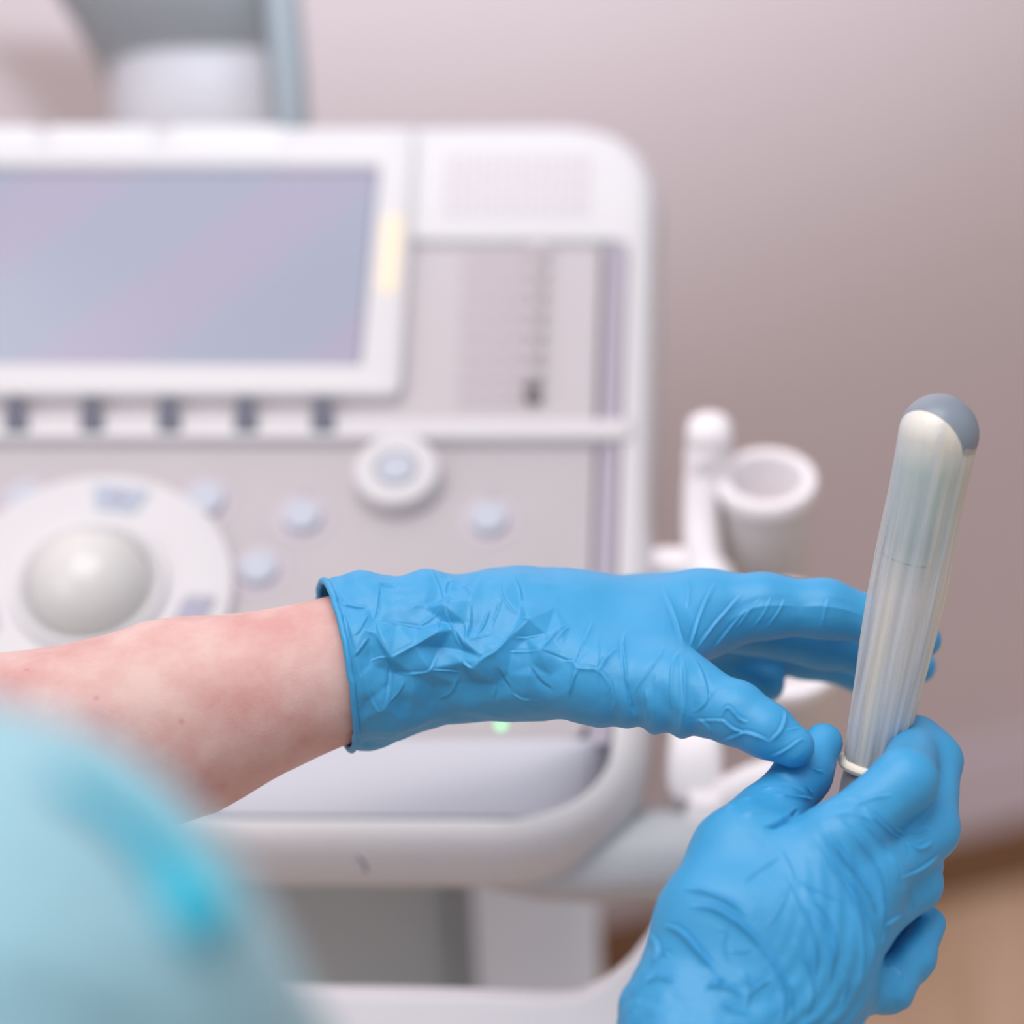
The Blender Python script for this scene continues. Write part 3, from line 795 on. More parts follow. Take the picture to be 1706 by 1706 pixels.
CRC = [zc(p, h, wd) for p, h, wd in [
  ([(425,378),(560,400),(670,425),(785,468)], .0012, 4), ([(510,602),(640,535),(785,468)], .0014, 4), ([(670,425),(750,370),(815,320)], .0012, 4), ([(815,320),(790,400),(785,468)], .0010, 4), ([(815,320),(860,430),(920,560)], .0012, 4),
  ([(425,378),(440,470),(500,590)], .0010, 4), ([(425,378),(450,270),(460,178)], -.0010, 4), ([(210,275),(300,300),(385,298)], -.0014, 4), ([(385,345),(340,450),(305,480)], .0010, 4), ([(395,480),(340,560),(300,603)], .0012, 4),
  ([(400,620),(450,600),(500,595)], .0009, 3), ([(560,690),(640,690),(740,662),(790,555)], .0010, 4), ([(740,662),(830,670),(925,690)], .0010, 3), ([(740,662),(745,720),(770,780)], .0007, 4), ([(930,620),(960,640),(990,657)], .0016, 4),
  ([(990,657),(1050,600),(1120,560),(1200,470),(1290,405)], .0014, 5), ([(940,515),(1020,480),(1115,465)], .0010, 4), ([(1250,370),(1330,425),(1400,475)], .0009, 3), ([(1210,488),(1300,483),(1400,475)], .0008, 3), ([(1180,565),(1280,563),(1365,565)], .0009, 3),
  ([(1365,565),(1420,500),(1480,440)], .0011, 4), ([(1455,510),(1500,460),(1535,430)], .0008, 3), ([(1365,565),(1450,590),(1540,620)], -.0007, 4), ([(830,240),(845,185),(870,185)], -.0010, 4), ([(840,190),(890,185),(950,200),(980,270)], .0008, 4),
  ([(835,230),(845,300),(820,320)], .0008, 4), ([(930,400),(935,460),(940,515)], -.0010, 5), ([(970,300),(965,400),(940,500)], .0009, 5), ([(1080,300),(1040,400),(990,480)], .0009, 5), ([(1150,250),(1110,350),(1080,420)], -.0008, 5),
  ([(1140,180),(1150,250),(1200,320),(1250,360)], .0006, 4), ([(1210,140),(1250,210),(1260,290)], .0008, 5), ([(740,130),(790,200),(820,300)], .0007, 5), ([(630,310),(660,300),(720,300)], .0006, 4), ([(450,178),(500,180),(560,175)], -.0012, 4),
  ([(330,640),(370,760),(430,880),(480,885)], .0010, 5), ([(300,640),(290,800),(320,1000)], .0009, 5), ([(520,640),(500,760),(470,880)], -.0010, 6), ([(600,720),(560,800),(490,860)], .0008, 5), ([(900,700),(860,800),(780,850)], .0008, 6),
  ([(1120,650),(1160,740),(1200,790)], -.0012, 6), ([(1080,660),(1110,760),(1090,860)], .0009, 6), ([(1300,640),(1370,740),(1440,790)], -.0010, 6), ([(1200,800),(1260,830),(1320,840)], .0009, 4), ([(1580,650),(1550,740),(1530,830)], .0010, 5), ([(1510,620),(1550,625),(1580,650)], .0008, 3), ([(1580,655),(1640,655),(1690,675)], .0010, 3),
  ([(160,260),(230,480),(275,600)], .0012, 6), ([(235,300),(270,430),(300,560)], -.0010, 5)]]
def hL(pp, V, N):
    h = sum(facet_height(pp+np.array(o), FAC_L, None) for o in ((2.5, 0), (-2.5, 0), (0, 2.5), (0, -2.5)))/4
    h = h + crease_height(pp, CRL) + crease_height(pp, CRC)
    # soft ripple of loose film round the wrist, tight film elsewhere
    loose = np.clip((1000-pp[:, 0])/300, 0.0, 1)
    rip = nz(V, 75, 3.1)*0.0019*loose + nz(V, 170, 8.0)*0.00035*(0.4+loose) + nz(V, 40, 5.0)*0.002*loose
    lowfold = 0.0008*np.sin(pp[:, 0]*0.13+2*np.sin(pp[:, 1]*0.03))*np.clip((pp[:, 1]-1120)/60, 0, 1)*np.clip((pp[:, 0]-980)/80, 0, 1)*np.clip((1180-pp[:, 0])/30, 0, 1)
    return h, rip+lowfold
lo = C3(500, 1330, 1.20); hi = C3(1640, 880, 1.46)
lo[0] = C3(505, 0, 1.42)[0]; hi[2] = 1.46
gl = build_glove('glove', fL, lo, hi, clipL, hL)
gl['label'] = 'blue nitrile glove on the left hand, crumpled at the wrist'

# ---------------- right glove (the hand gripping the probe)
def fR(P):
    wr = chain(P, [node(1010, 2200, 1.13, 150), node(1110, 1960, 1.18, 125), node(1180, 1800, 1.215, 118), node(1240, 1700, 1.23, 112)], 0.01)
    t0 = chain(P, [node(1135, 1800, 1.205, 95), node(1142, 1700, 1.222, 104), node(1195, 1540, 1.232, 100), node(1240, 1430, 1.248, 86), node(1275, 1375, 1.265, 60)], 0.008)
    i0 = chain(P, [node(1190, 1760, 1.22, 100), node(1290, 1540, 1.232, 86), node(1392, 1402, 1.24, 62)], 0.008)
    m0 = chain(P, [node(1240, 1770, 1.225, 96), node(1350, 1570, 1.232, 80), node(1448, 1465, 1.242, 58)], 0.008)
    r0 = chain(P, [node(1270, 1780, 1.23, 90), node(1370, 1620, 1.236, 76), node(1440, 1538, 1.245, 50)], 0.008)
    p0 = chain(P, [node(1290, 1790, 1.235, 85), node(1365, 1680, 1.242, 66), node(1400, 1645, 1.246, 50)], 0.008)
    hy = chain(P, [node(1400, 1560, 1.272, 58), node(1480, 1568, 1.296, 54)], 0.01)
    palm = smin(smin(smin(i0, m0, 0.014), smin(smin(r0, p0, 0.014), hy, 0.006), 0.014), t0, 0.016)
    palm = smin(palm, wr, 0.02)
    T = chain(P, [node(1268, 1378, 1.264, 58), node(1338, 1290, 1.282, 46), node(1371, 1238, 1.29, 34)], 0.005)
    I = chain(P, [node(1392, 1402, 1.24, 60), node(1507, 1302, 1.252, 53), node(1527, 1236, 1.303, 40), node(1500, 1222, 1.334, 32)], 0.005)
    Mi = chain(P, [node(1448, 1465, 1.245, 56), node(1546, 1382, 1.268, 50), node(1557, 1268, 1.298, 44), node(1505, 1262, 1.335, 34)], 0.005)
    Ri = chain(P, [node(1440, 1538, 1.248, 50), node(1522, 1472, 1.27, 46), node(1530, 1440, 1.305, 38), node(1478, 1410, 1.335, 32)], 0.005)
    Pi = chain(P, [node(1400, 1645, 1.248, 50), node(1478, 1645, 1.258, 40), node(1520, 1600, 1.27, 34), node(1548, 1540, 1.282, 29)], 0.006)
    v = smin(palm, T, 0.008)
    for q, k in ((I, 0.006), (Mi, 0.006), (Ri, 0.006), (Pi, 0.006)):
        v = smin(v, q, k)
    return v
def clipR(P):
    a = C3(1040, 2130, 1.145); b = C3(1130, 1900, 1.19); n = (b-a)/np.linalg.norm(b-a)
    return ((P-a.astype(np.float32))@n.astype(np.float32))
z3 = lambda pts, h, wd: zc(pts, h, wd, 2.4164, 1000, 1150)
CRR = [z3(p, h, wd) for p, h, wd in [
  ([(900,560),(980,680),(1060,790),(1110,900)], .0017, 7), ([(960,520),(1050,620),(1110,720),(1130,840),(1125,1000)], .0016, 7), ([(1010,490),(1090,570),(1170,680),(1210,780)], .0014, 6),
  ([(1060,470),(1130,540),(1200,600),(1240,660)], .0013, 6), ([(860,580),(930,700),(1000,820),(1040,940),(1050,1100),(1030,1230)], .0014, 7), ([(810,790),(900,900),(940,1000),(945,1120)], .0015, 7),
  ([(840,850),(900,960),(930,1080),(920,1200)], .0012, 6), ([(980,690),(1020,800),(1060,900),(1090,1020),(1085,1150)], .0014, 6), ([(740,760),(800,860),(850,960),(870,1080),(860,1200)], .0010, 6),
  ([(330,800),(440,820),(530,860),(590,910)], .0014, 6), ([(350,870),(450,880),(540,930),(620,1000),(680,1080)], .0014, 6), ([(250,950),(320,970),(400,1060),(470,1140)], .0017, 6),
  ([(560,790),(620,740),(730,665)], .0006, 3), ([(660,960),(720,880),(770,760)], .0006, 3), ([(770,760),(860,800),(980,850)], .0006, 4), ([(730,640),(770,720),(780,760)], .0005, 4),
  ([(470,960),(510,970),(500,1020),(520,1090)], .0007, 3), ([(520,1050),(580,1050),(610,1030)], .0007, 3), ([(420,1205),(480,1170),(490,1140)], .0012, 5), ([(430,1190),(520,1200),(570,1230)], .0013, 6),
  ([(180,1180),(240,1160),(310,1175)], .0012, 5), ([(210,1100),(260,1060),(280,1080)], .0010, 5), ([(590,1230),(640,1190),(690,1160)], .0010, 4), ([(570,1130),(600,1200),(590,1290)], .0009, 6),
  ([(690,1080),(730,1180),(740,1290),(720,1340)], .0014, 7), ([(640,1020),(700,1100),(760,1200),(780,1320)], .0012, 7), ([(780,1000),(830,1100),(850,1200),(830,1330)], .0012, 7),
  ([(655,548),(700,545),(750,520),(800,480)], -.0016, 6), ([(560,500),(640,500),(710,510),(745,520)], .0012, 5), ([(490,490),(560,450),(640,440)], .0012, 5), ([(700,330),(780,360),(860,420)], .0012, 5),
  ([(700,420),(780,430),(860,440)], .0010, 5), ([(640,400),(740,390),(820,410)], .0008, 5), ([(810,290),(860,320),(900,330)], .0008, 4), ([(1000,480),(1080,440),(1180,420)], .0006, 5),
  ([(1180,560),(1260,590),(1330,560)], .0011, 6), ([(1210,600),(1280,640),(1340,610)], .0010, 6), ([(1210,760),(1290,720),(1370,660)], .0009, 4), ([(1220,790),(1260,860),(1270,880)], .0008, 5),
  ([(1140,960),(1190,920),(1240,900)], .0008, 5), ([(1150,1100),(1200,1130),(1220,1170)], .0009, 6), ([(960,1110),(990,1180),(960,1290)], .0008, 6), ([(1130,860),(1140,960),(1130,1060)], .0009, 6),
  ([(100,1240),(160,1200),(210,1130)], .0008, 5), ([(110,1300),(150,1260),(160,1240)], .0008, 5), ([(200,980),(230,1040),(210,1120)], .0009, 6), ([(470,1250),(540,1290),(600,1300)], .0009, 6), ([(880,470),(960,440),(1060,430)], .0005, 5), ([(900,520),(1000,500),(1100,520)], .0006, 6)]]
def hR(pp, V, N):
    h = crease_height(pp, CRR)*1.9
    # tension folds running from the knuckles to the wrist
    cx, cy = 1120.0, 1820.0
    ang = np.arctan2(cy-pp[:, 1], pp[:, 0]-cx); rr = np.hypot(pp[:, 0]-cx, pp[:, 1]-cy)
    rad = np.hypot(pp[:, 0]-1150, pp[:, 1]-1500)
    mask = np.clip((pp[:, 0]+0.35*(pp[:, 1]-1400)-1330)/120, 0, 1)*np.clip((1500-pp[:, 0])/80, 0, 1)*np.clip((pp[:, 1]-1350)/60, 0, 1)
    fine = 0.0003*np.sin(rad*0.23+1.5*np.sin(ang*9))*mask
    low = np.clip((pp[:, 1]-1560)/120, 0, 1)
    rip = nz(V, 85, 1.7)*0.0011*low + nz(V, 190, 4.4)*0.00035*(0.3+low)
    return h+fine, rip
lo = C3(900, 2160, 1.20); hi = C3(1650, 1150, 1.40)
lo = np.array([-0.10, -0.33, 1.08]); hi = np.array([0.095, -0.055, 1.38])
gr = build_glove('glove', fR, lo, hi, clipR, hR)
gr['label'] = 'blue nitrile glove on the right hand, stretched over the fingers gripping the probe'

# ---------------- body (skin) : forearms, elbows, shoulders, trunk as one surface
def N3(x, y, z, r): return (np.array([x, y, z]), r)
e_px = C3(-330, 1392, 1.285)
R_SH = np.array([-0.195, -0.128, 0.735]); R_EL = np.array([-0.10, -0.325, 1.0]); L_SH = np.array([-0.53, -0.02, 0.98])
HD = (R_SH+L_SH)/2+np.array([0.0, 0.185, 0.055])
HF = np.array([0.45, -0.42, 0.79]); HF = HF/np.linalg.norm(HF)       # the way the face looks, down at the hands
HU = np.array([0.05, 0.9, 0.45]); HU = HU-HF*(HU@HF); HU = HU/np.linalg.norm(HU); HS = np.cross(HU, HF)
def fHead(P):
    q = lambda f, u, s=0.0: HD+HF*f+HU*u+HS*s
    v = chain(P, [(q(-0.012, 0.018), 0.084), (q(0.020, 0.005), 0.072)], 0.01)
    v = smin(v, chain(P, [(q(0.035, -0.045), 0.045), (q(0.058, -0.085), 0.024)], 0.01), 0.03)
    v = smin(v, chain(P, [(q(0.086, 0.005), 0.008), (q(0.106, -0.028), 0.011)], 0.01), 0.010)
    v = smin(v, chain(P, [(q(0.080, -0.056, -0.016), 0.007), (q(0.080, -0.056, 0.016), 0.007)], 0.01), 0.008)
    for s in (-1, 1):
        v = smin(v, chain(P, [(q(-0.004, 0.012, s*0.080), 0.013), (q(-0.002, -0.022, s*0.076), 0.009)], 0.01), 0.006)
        v = smin(v, chain(P, [(q(0.083, 0.022, s*0.014), 0.009), (q(0.074, 0.022, s*0.048), 0.008)], 0.01), 0.012)
    return v
def fBody(P):
    la = chain(P, [node(800, 1072, 1.315, 90), node(700, 1086, 1.312, 100), node(590, 1108, 1.31, 117), node(300, 1196, 1.305, 163), node(0, 1290, 1.30, 195), (e_px, 0.048)], 0.008)
    lu = chain(P, [(e_px, 0.046), (L_SH, 0.055)], 0.01)
    ra = chain(P, [node(1215, 1770, 1.224, 80), node(1110, 1960, 1.18, 100), (R_EL, 0.042)], 0.01)
    ru = chain(P, [(R_EL, 0.042), (R_SH, 0.058)], 0.01)
    mid = (R_SH+L_SH)/2
    ch = chain(P, [(R_SH, 0.055), (mid+np.array([0, -0.02, 0]), 0.09), (L_SH, 0.055)], 0.02)
    tr = chain(P, [(mid+np.array([0, -0.10, 0.0]), 0.12), (mid+np.array([-0.01, -0.42, -0.20]), 0.13)], 0.02)
    nk_ = chain(P, [(mid, 0.06), (mid+np.array([0.0, 0.11, 0.04]), 0.052)], 0.02)
    nk_ = smin(nk_, fHead(P), 0.02)
    v = smin(la, lu, 0.02); v2 = smin(ra, ru, 0.02)
    return smin(smin(smin(v, v2, 0.002), ch, 0.03), smin(tr, nk_, 0.04), 0.04)
V, F = surface_nets(fBody, np.array([-0.72, -0.78, 0.38]), np.array([0.02, 0.26, 1.40]), 0.0065)
V, F, N = subdiv_mesh(V, F, 2, relax=3)
N = fix_normals(V, N, fBody)
pp = proj(V)
# tendon / soft modelling of the forearm
V = V+N*(nz(V, 22, 2.0)*0.0006)[:, None]
def skin_mat():
    m = mat('skin', (232, 186, 176), 0.5, 0.35, sss=0.12)
    nt = m.node_tree; b = nt.nodes['Principled BSDF']
    tc = nt.nodes.new('ShaderNodeTexCoord')
    n = nt.nodes.new('ShaderNodeTexNoise'); n.inputs['Scale'].default_value = 26; n.inputs['Detail'].default_value = 8; n.inputs['Roughness'].default_value = 0.6
    r = nt.nodes.new('ShaderNodeValToRGB')
    r.color_ramp.elements[0].color = (*lin((208, 156, 150)), 1); r.color_ramp.elements[0].position = 0.36
    r.color_ramp.elements[1].color = (*lin((222, 188, 181)), 1); r.color_ramp.elements[1].position = 0.62
    v = nt.nodes.new('ShaderNodeTexVoronoi'); v.inputs['Scale'].default_value = 34
    r2 = nt.nodes.new('ShaderNodeValToRGB'); r2.color_ramp.elements[0].position = 0.02; r2.color_ramp.elements[1].position = 0.06
    r2.color_ramp.elements[0].color = (*lin((205, 120, 116)), 1); r2.color_ramp.elements[1].color = (1, 1, 1, 1)
    mx = nt.nodes.new('ShaderNodeMix'); mx.data_type = 'RGBA'; mx.blend_type = 'MULTIPLY'; mx.inputs[0].default_value = 0.28
    nt.links.new(tc.outputs['Object'], n.inputs['Vector']); nt.links.new(tc.outputs['Object'], v.inputs['Vector'])
    nt.links.new(n.outputs['Fac'], r.inputs[0]); nt.links.new(v.outputs['Distance'], r2.inputs[0])
    nt.links.new(r.outputs[0], mx.inputs[6]); nt.links.new(r2.outputs[0], mx.inputs[7]); nt.links.new(mx.outputs[2], b.inputs['Base Color'])
    n2 = nt.nodes.new('ShaderNodeTexNoise'); n2.inputs['Scale'].default_value = 700; n2.inputs['Detail'].default_value = 3
    bp = nt.nodes.new('ShaderNodeBump'); bp.inputs['Strength'].default_value = 0.25; bp.inputs['Distance'].default_value = 0.0005
    nt.links.new(tc.outputs['Object'], n2.inputs['Vector']); nt.links.new(n2.outputs['Fac'], bp.inputs['Height']); nt.links.new(bp.outputs['Normal'], b.inputs['Normal'])
    return m
mesh_obj('body', cam2w(V), F, skin_mat(), PERSON)
def fHair(P):
    d = np.linalg.norm(P-(HD-HF*0.014+HU*0.022).astype(np.float32), axis=-1)-0.094
    pl = (P-HD.astype(np.float32))@(HF*0.75-HU*0.66).astype(np.float32)-0.030
    return np.maximum(d, pl)
V, F = surface_nets(fHair, HD-0.13, HD+0.14, 0.006)
V, F, N = subdiv_mesh(V, F, 1, relax=3)
mesh_obj('hair', cam2w(V), F, mat('brown_hair', (96, 70, 54), 0.6, 0.3, bump=0.6, bump_scale=300), PERSON)
for s in (-1, 1):
    ec = HD+HF*0.0765+HU*0.002+HS*s*0.030
    fr = (cam2w(ec[None])[0], AX_R*HS[0]+AX_U*HS[1]+AX_F*HS[2], AX_R*HU[0]+AX_U*HU[1]+AX_F*HU[2], AX_R*HF[0]+AX_U*HF[1]+AX_F*HF[2])
    ey = turned('eye', None, [(0.0115*math.sin(a), -0.0115*math.cos(a)) for a in np.linspace(0.1, 3.04, 14)], mat('eye_white', (238, 236, 232), 0.2), PERSON, n=24, frame=fr)
    turned('iris', None, [(0.0054, 0.0098), (0.0050, 0.0108), (0.002, 0.0119)], mat('iris_brown', (84, 60, 44), 0.2), ey, n=20, frame=fr)

# ---------------- scrub top
SL_R = R_SH+(R_EL-R_SH)*0.55
def fScrub(P):
    mid = (R_SH+L_SH)/2
    c0 = C3(-95, 1745, 0.735)
    sr = chain(P, [(c0, 0.0775), (c0+(R_EL-c0)*0.5, 0.070)], 0.02)
    sl = chain(P, [(L_SH, 0.068), (L_SH+(e_px-L_SH)*0.5, 0.068)], 0.02)
    ch = chain(P, [(R_SH, 0.068), (mid+np.array([0, -0.02, 0]), 0.10), (L_SH, 0.068)], 0.02)
    tr = chain(P, [(mid+np.array([0, -0.10, 0.0]), 0.135), (mid+np.array([-0.01, -0.42, -0.20]), 0.15)], 0.02)
    return smin(smin(sr, sl, 0.01), smin(ch, tr, 0.05), 0.03)
def cutScrub(P):
    d1 = (R_EL-R_SH)/np.linalg.norm(R_EL-R_SH); a1 = R_SH+(R_EL-R_SH)*0.5
    d2 = (e_px-L_SH)/np.linalg.norm(e_px-L_SH); a2 = L_SH+(e_px-L_SH)*0.55
    mid = (R_SH+L_SH)/2
    near1 = np.linalg.norm(P-a1.astype(np.float32), axis=-1)-0.13
    k1 = np.maximum(-((P-a1.astype(np.float32))@d1.astype(np.float32)), near1)
    near2 = np.linalg.norm(P-a2.astype(np.float32), axis=-1)-0.16
    k2 = np.maximum(-((P-a2.astype(np.float32))@d2.astype(np.float32)), near2)
    k3 = np.linalg.norm(P-(mid+np.array([0.0, 0.095, 0.03])).astype(np.float32), axis=-1)-0.055
    return np.minimum(np.minimum(k1, k2), k3)
fS = lambda P: np.maximum(fScrub(P), -cutScrub(P))
V, F = surface_nets(fS, np.array([-0.76, -0.80, 0.38]), np.array([0.02, 0.16, 1.34]), 0.007)
V, F, N = subdiv_mesh(V, F, 1, relax=3)
N = fix_normals(V, N, fScrub)
pp = proj(V)
fold = crease_height(pp, [([(60, 1262), (180, 1330), (270, 1410), (330, 1520)], 42, -0.007), ([(-50, 1500), (120, 1560), (260, 1640)], 60, 0.003), ([(-50, 1650), (150, 1720), (300, 1800)], 70, -0.004)])
V = V+N*((fold*np.clip(-(N*V).sum(1)/np.linalg.norm(V, axis=1)*3, 0, 1))+nz(V, 14, 1.0)*0.004)[:, None]
M_scrub = mat('teal_cotton', (142, 182, 194), 0.85, 0.2, bump=0.3, bump_scale=900, sheen=0.2)
scrub = mesh_obj('scrub_top', cam2w(V), F, M_scrub, PERSON)
pf = []
for (x, y) in ((110, 1300), (190, 1345), (255, 1405), (300, 1465), (328, 1525)):
    # walk down the ray until the sleeve is met
    for d in np.linspace(0.55, 0.9, 400):
        if fScrub(C3(x, y, d)[None].astype(np.float32))[0] < 0: pf.append(W(x, y, d)); break
if len(pf) > 2:
    n_ = len(smooth_path(pf, 5))
    tube('shoulder_teal_strip', smooth_path(pf, 5), [0.0025+0.0065*(i/(n_-1))**2 for i in range(n_)], mat('teal_strip', (20, 170, 196), 0.7), scrub)  # saturated teal strip along the sleeve fold, thicker at its lower end

# ------------------------------------------------------------------ ultrasound probe
p_head = W(1564, 723, 1.262); p_low = W(1455, 1262, 1.295)
axis = (p_head-p_low)/np.linalg.norm(p_head-p_low)
LEN = np.linalg.norm(p_head-p_low)
pX = AX_R-axis*np.dot(AX_R, axis); pX /= np.linalg.norm(pX); pY = np.cross(axis, pX)
PR = empty('ultrasound_probe', tuple(p_low-axis*0.10))
tag(PR, 'slim probe with grey and cream round head in clear sheath, gripped in gloved fist', 'ultrasound probe')
M_cream = mat('probe_cream', (230, 225, 216), 0.35, 0.45)
M_lens = mat('probe_lens_grey', (128, 138, 150), 0.35, 0.5)
M_shaft = mat('probe_shaft', (178, 182, 180), 0.4, 0.4)
_nt = M_shaft.node_tree; _tc = _nt.nodes.new('ShaderNodeTexCoord'); _sp = _nt.nodes.new('ShaderNodeVectorMath'); _sp.operation = 'DOT_PRODUCT'
_sp.inputs[1].default_value = tuple(axis); _mr = _nt.nodes.new('ShaderNodeMapRange'); _mr.inputs[1].default_value = -LEN/2; _mr.inputs[2].default_value = LEN/2
_cr = _nt.nodes.new('ShaderNodeValToRGB'); _cr.color_ramp.elements[0].color = (*lin((214, 210, 206)), 1); _cr.color_ramp.elements[0].position = 0.5
_cr.color_ramp.elements[1].color = (*lin((230, 225, 216)), 1); _cr.color_ramp.elements[1].position = 0.99
_e = _cr.color_ramp.elements.new(0.66); _e.color = (*lin((172, 184, 184)), 1)
_e = _cr.color_ramp.elements.new(0.88); _e.color = (*lin((178, 192, 190)), 1)
_nt.links.new(_tc.outputs['Object'], _sp.inputs[0]); _nt.links.new(_sp.outputs['Value'], _mr.inputs[0]); _nt.links.new(_mr.outputs[0], _cr.inputs[0])
_nt.links.new(_cr.outputs[0], _nt.nodes['Principled BSDF'].inputs['Base Color'])
M_handle = mat('probe_handle', (150, 155, 164), 0.45, 0.4)
M_ivory = mat('probe_collar', (238, 228, 208), 0.4, 0.4)
RH = 66.5/FPX*1.262
# head sphere divided into cream cap, grey acoustic lens and cream rim
nn = AX_R*0.563+AX_U*0.554+AX_F*0.614; nn = nn/np.linalg.norm(nn)
hx = np.cross(nn, AX_U); hx /= np.linalg.norm(hx); hy = np.cross(nn, hx)
def head_part(name, z0, z1, m, parent, grow=0.0, n=72):
    rings = []
    for z in np.linspace(z0, z1, 28):
        r = math.sqrt(max(1-z*z, 1e-6))*(RH+grow)
        rings.append(np.array([p_head+nn*z*(RH+grow)+hx*r*math.cos(2*math.pi*i/n)+hy*r*math.sin(2*math.pi*i/n) for i in range(n)]))
    V, F = loft(rings)
    return mesh_obj(name, V, F, m, parent, sharp=60)
head = head_part('probe_head', -0.9999, 0.9999, M_cream, PR)
head_part('acoustic_lens', -0.36, 0.66, M_lens, head, grow=0.0003)
# shaft
def axis_ring(s, r, n=64, fn=None, ry=1.0):
    out = []
    for i in range(n):
        t = 2*math.pi*i/n; rr = r*(1+(fn(t, s) if fn else 0))
        out.append(p_low+axis*s+pX*rr*math.cos(t)+pY*rr*ry*math.sin(t))
    return np.array(out)
sh_prof = [(-0.006, 0.0098), (0.02, 0.0108), (0.06, 0.0118), (LEN-0.04, 0.0132), (LEN-0.02, 0.0144), (LEN-0.002, RH*0.985)]
V, F = loft([axis_ring(s, r) for s, r in sh_prof])
mesh_obj('shaft', V, F, M_shaft, PR, sharp=60)
# index ring partway up the shaft
V, F = loft([axis_ring(s, r) for s, r in ((LEN*0.62, 0.0122), (LEN*0.62+0.0003, 0.0128), (LEN*0.62+0.0008, 0.0128), (LEN*0.62+0.0012, 0.0122))])
mesh_obj('shaft_ring', V, F, mat('ring_teal', (150, 168, 168), 0.4), PR)
# clear sheath, pulled lengthwise into fine pleats
def pleat(t, s):
    u = s/LEN; k = np.clip((1-u)*2.2, 0, 1)
    return 1.4*k*(0.030*math.sin(9*t+3*u+1.0*math.sin(6*u))+0.020*math.sin(17*t-5*u)+0.012*math.sin(31*t+7*u)+0.03*math.sin(2*t+4*u))
sp = []
for u in np.linspace(-0.03, 0.99, 90):
    r = np.interp(u, [-0.03, 0.0, 0.1, 0.35, 0.6, 0.8, 0.93, 0.99], [0.0108, 0.0115, 0.0124, 0.0140, 0.0148, 0.0150, 0.0158, RH*1.012])
    sp.append((u*LEN, r))
rings = [axis_ring(s, r, 160, pleat) for s, r in sp]
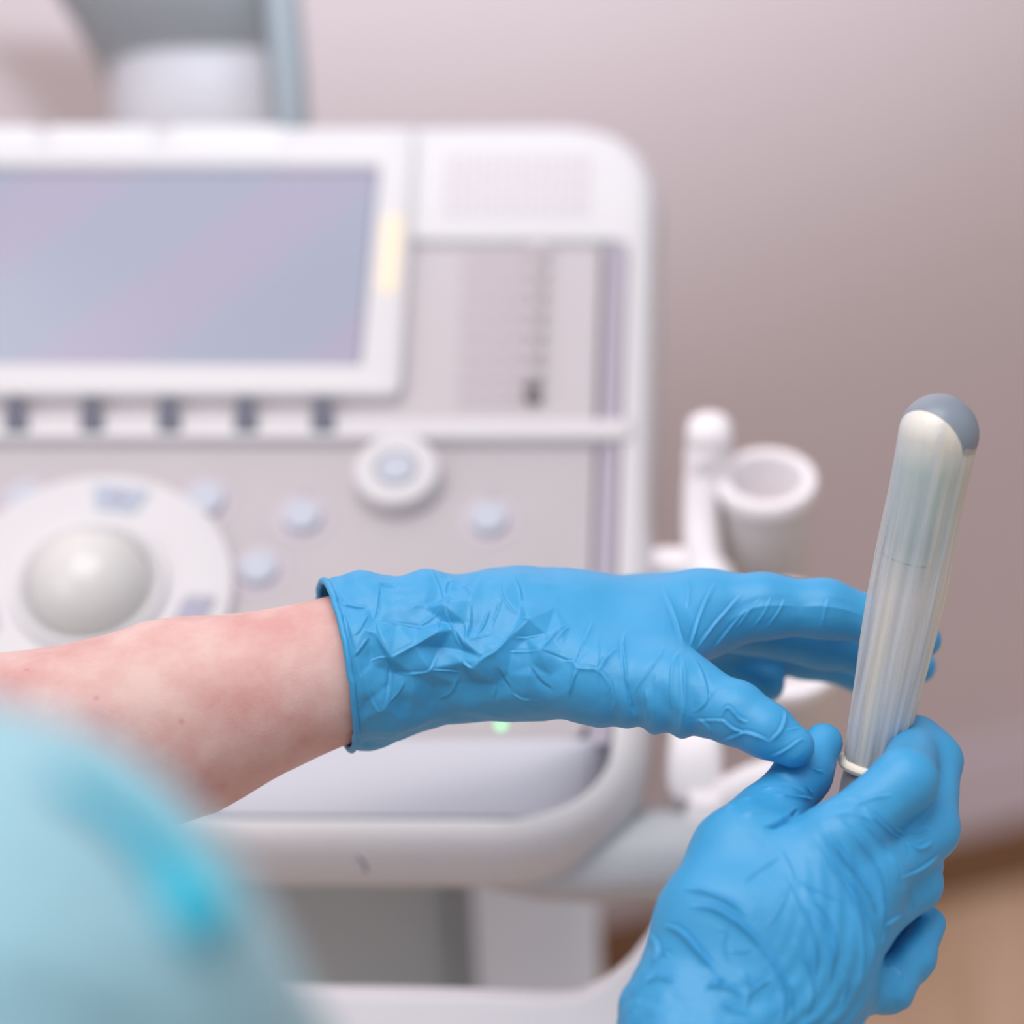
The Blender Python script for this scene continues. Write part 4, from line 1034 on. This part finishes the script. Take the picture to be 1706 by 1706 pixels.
# closed top over the head
for a in np.linspace(0.05, math.pi/2*0.97, 14):
    rings.append(np.array([p_head+axis*RH*1.014*math.sin(a)+pX*RH*1.014*math.cos(a)*math.cos(2*math.pi*i/160)+pY*RH*1.014*math.cos(a)*math.sin(2*math.pi*i/160) for i in range(160)]))
V, F = loft(rings, False, True)
def sheath_mat():
    m = bpy.data.materials.new('clear_sheath'); m.use_nodes = True; nt = m.node_tree; b = nt.nodes['Principled BSDF']; out = nt.nodes['Material Output']
    b.inputs['Base Color'].default_value = (*lin((240, 240, 242)), 1); b.inputs['Roughness'].default_value = 0.25
    _n = nt.nodes.new('ShaderNodeTexNoise'); _n.inputs['Scale'].default_value = 1.0; _m = nt.nodes.new('ShaderNodeMapping'); _m.inputs['Scale'].default_value = (90, 90, 5)
    _c = nt.nodes.new('ShaderNodeTexCoord'); _r = nt.nodes.new('ShaderNodeValToRGB')
    _r.color_ramp.elements[0].color = (*lin((216, 224, 234)), 1); _r.color_ramp.elements[0].position = 0.4
    _r.color_ramp.elements[1].color = (*lin((240, 232, 216)), 1); _r.color_ramp.elements[1].position = 0.62
    nt.links.new(_c.outputs['Object'], _m.inputs[0]); nt.links.new(_m.outputs[0], _n.inputs['Vector']); nt.links.new(_n.outputs['Fac'], _r.inputs[0]); nt.links.new(_r.outputs[0], b.inputs['Base Color'])
    tr = nt.nodes.new('ShaderNodeBsdfTransparent'); tl = nt.nodes.new('ShaderNodeBsdfTranslucent'); tl.inputs[0].default_value = (*lin((232, 230, 226)), 1)
    mx = nt.nodes.new('ShaderNodeMixShader'); mx.inputs[0].default_value = 0.35
    nt.links.new(b.outputs[0], mx.inputs[1]); nt.links.new(tl.outputs[0], mx.inputs[2])
    # film stretched clear over the head, cloudier where it is gathered near the hand
    g = nt.nodes.new('ShaderNodeTexCoord'); sep = nt.nodes.new('ShaderNodeSeparateXYZ')
    mr = nt.nodes.new('ShaderNodeMapRange'); mr.inputs[1].default_value = -0.06; mr.inputs[2].default_value = 0.055
    mr.inputs[3].default_value = 0.28; mr.inputs[4].default_value = 0.88
    mp = nt.nodes.new('ShaderNodeMapping'); mp.inputs['Scale'].default_value = (130, 130, 4)
    nz_ = nt.nodes.new('ShaderNodeTexNoise'); nz_.inputs['Scale'].default_value = 1.6; nz_.inputs['Detail'].default_value = 4
    nt.links.new(g.outputs['Object'], sep.inputs[0]); nt.links.new(sep.outputs['Z'], mr.inputs[0])
    nt.links.new(g.outputs['Object'], mp.inputs[0]); nt.links.new(mp.outputs[0], nz_.inputs['Vector'])
    ad = nt.nodes.new('ShaderNodeMath'); ad.operation = 'MULTIPLY_ADD'; ad.inputs[1].default_value = -2.4; 
    nt.links.new(nz_.outputs['Fac'], ad.inputs[0])
    ad2 = nt.nodes.new('ShaderNodeMath'); ad2.operation = 'ADD'; ad2.inputs[1].default_value = 1.25; ad2.use_clamp = True
    nt.links.new(mr.outputs[0], ad.inputs[2]); nt.links.new(ad.outputs[0], ad2.inputs[0])
    lw = nt.nodes.new('ShaderNodeLayerWeight'); lw.inputs[0].default_value = 0.35
    iv = nt.nodes.new('ShaderNodeMath'); iv.operation = 'SUBTRACT'; iv.inputs[0].default_value = 1.0; nt.links.new(lw.outputs['Facing'], iv.inputs[1])
    mu = nt.nodes.new('ShaderNodeMath'); mu.operation = 'MULTIPLY'; nt.links.new(iv.outputs[0], mu.inputs[0]); nt.links.new(ad2.outputs[0], mu.inputs[1]); ad2 = mu
    m2 = nt.nodes.new('ShaderNodeMixShader')
    nt.links.new(ad2.outputs[0], m2.inputs[0]); nt.links.new(mx.outputs[0], m2.inputs[1]); nt.links.new(tr.outputs[0], m2.inputs[2])
    nt.links.new(m2.outputs[0], out.inputs['Surface'])
    return m
_sh = mesh_obj('sheath', V, F, sheath_mat(), PR)
_rot = Matrix((tuple(pX), tuple(pY), tuple(axis))).transposed()
_sh.data.transform(_rot.inverted().to_4x4()); _sh.rotation_euler = _rot.to_euler()
_sh['label'] = 'clear pleated protective sheath'
# rolled ivory ring at the sheath mouth and the grey handle inside the fist
rr = [axis_ring(-0.0035+0.0022*math.sin(a), 0.0120+0.0022*math.cos(a)) for a in np.linspace(0, 2*math.pi, 13)]
V, F = loft(rr, False, False)
mesh_obj('rolled_ring', V, F, M_ivory, PR)
V, F = loft([axis_ring(s, r) for s, r in ((-0.105, 0.006), (-0.104, 0.0085), (-0.098, 0.0100), (-0.05, 0.0112), (-0.012, 0.0112), (-0.005, 0.0108), (0, 0.0100))])
mesh_obj('handle', V, F, M_handle, PR, sharp=60)
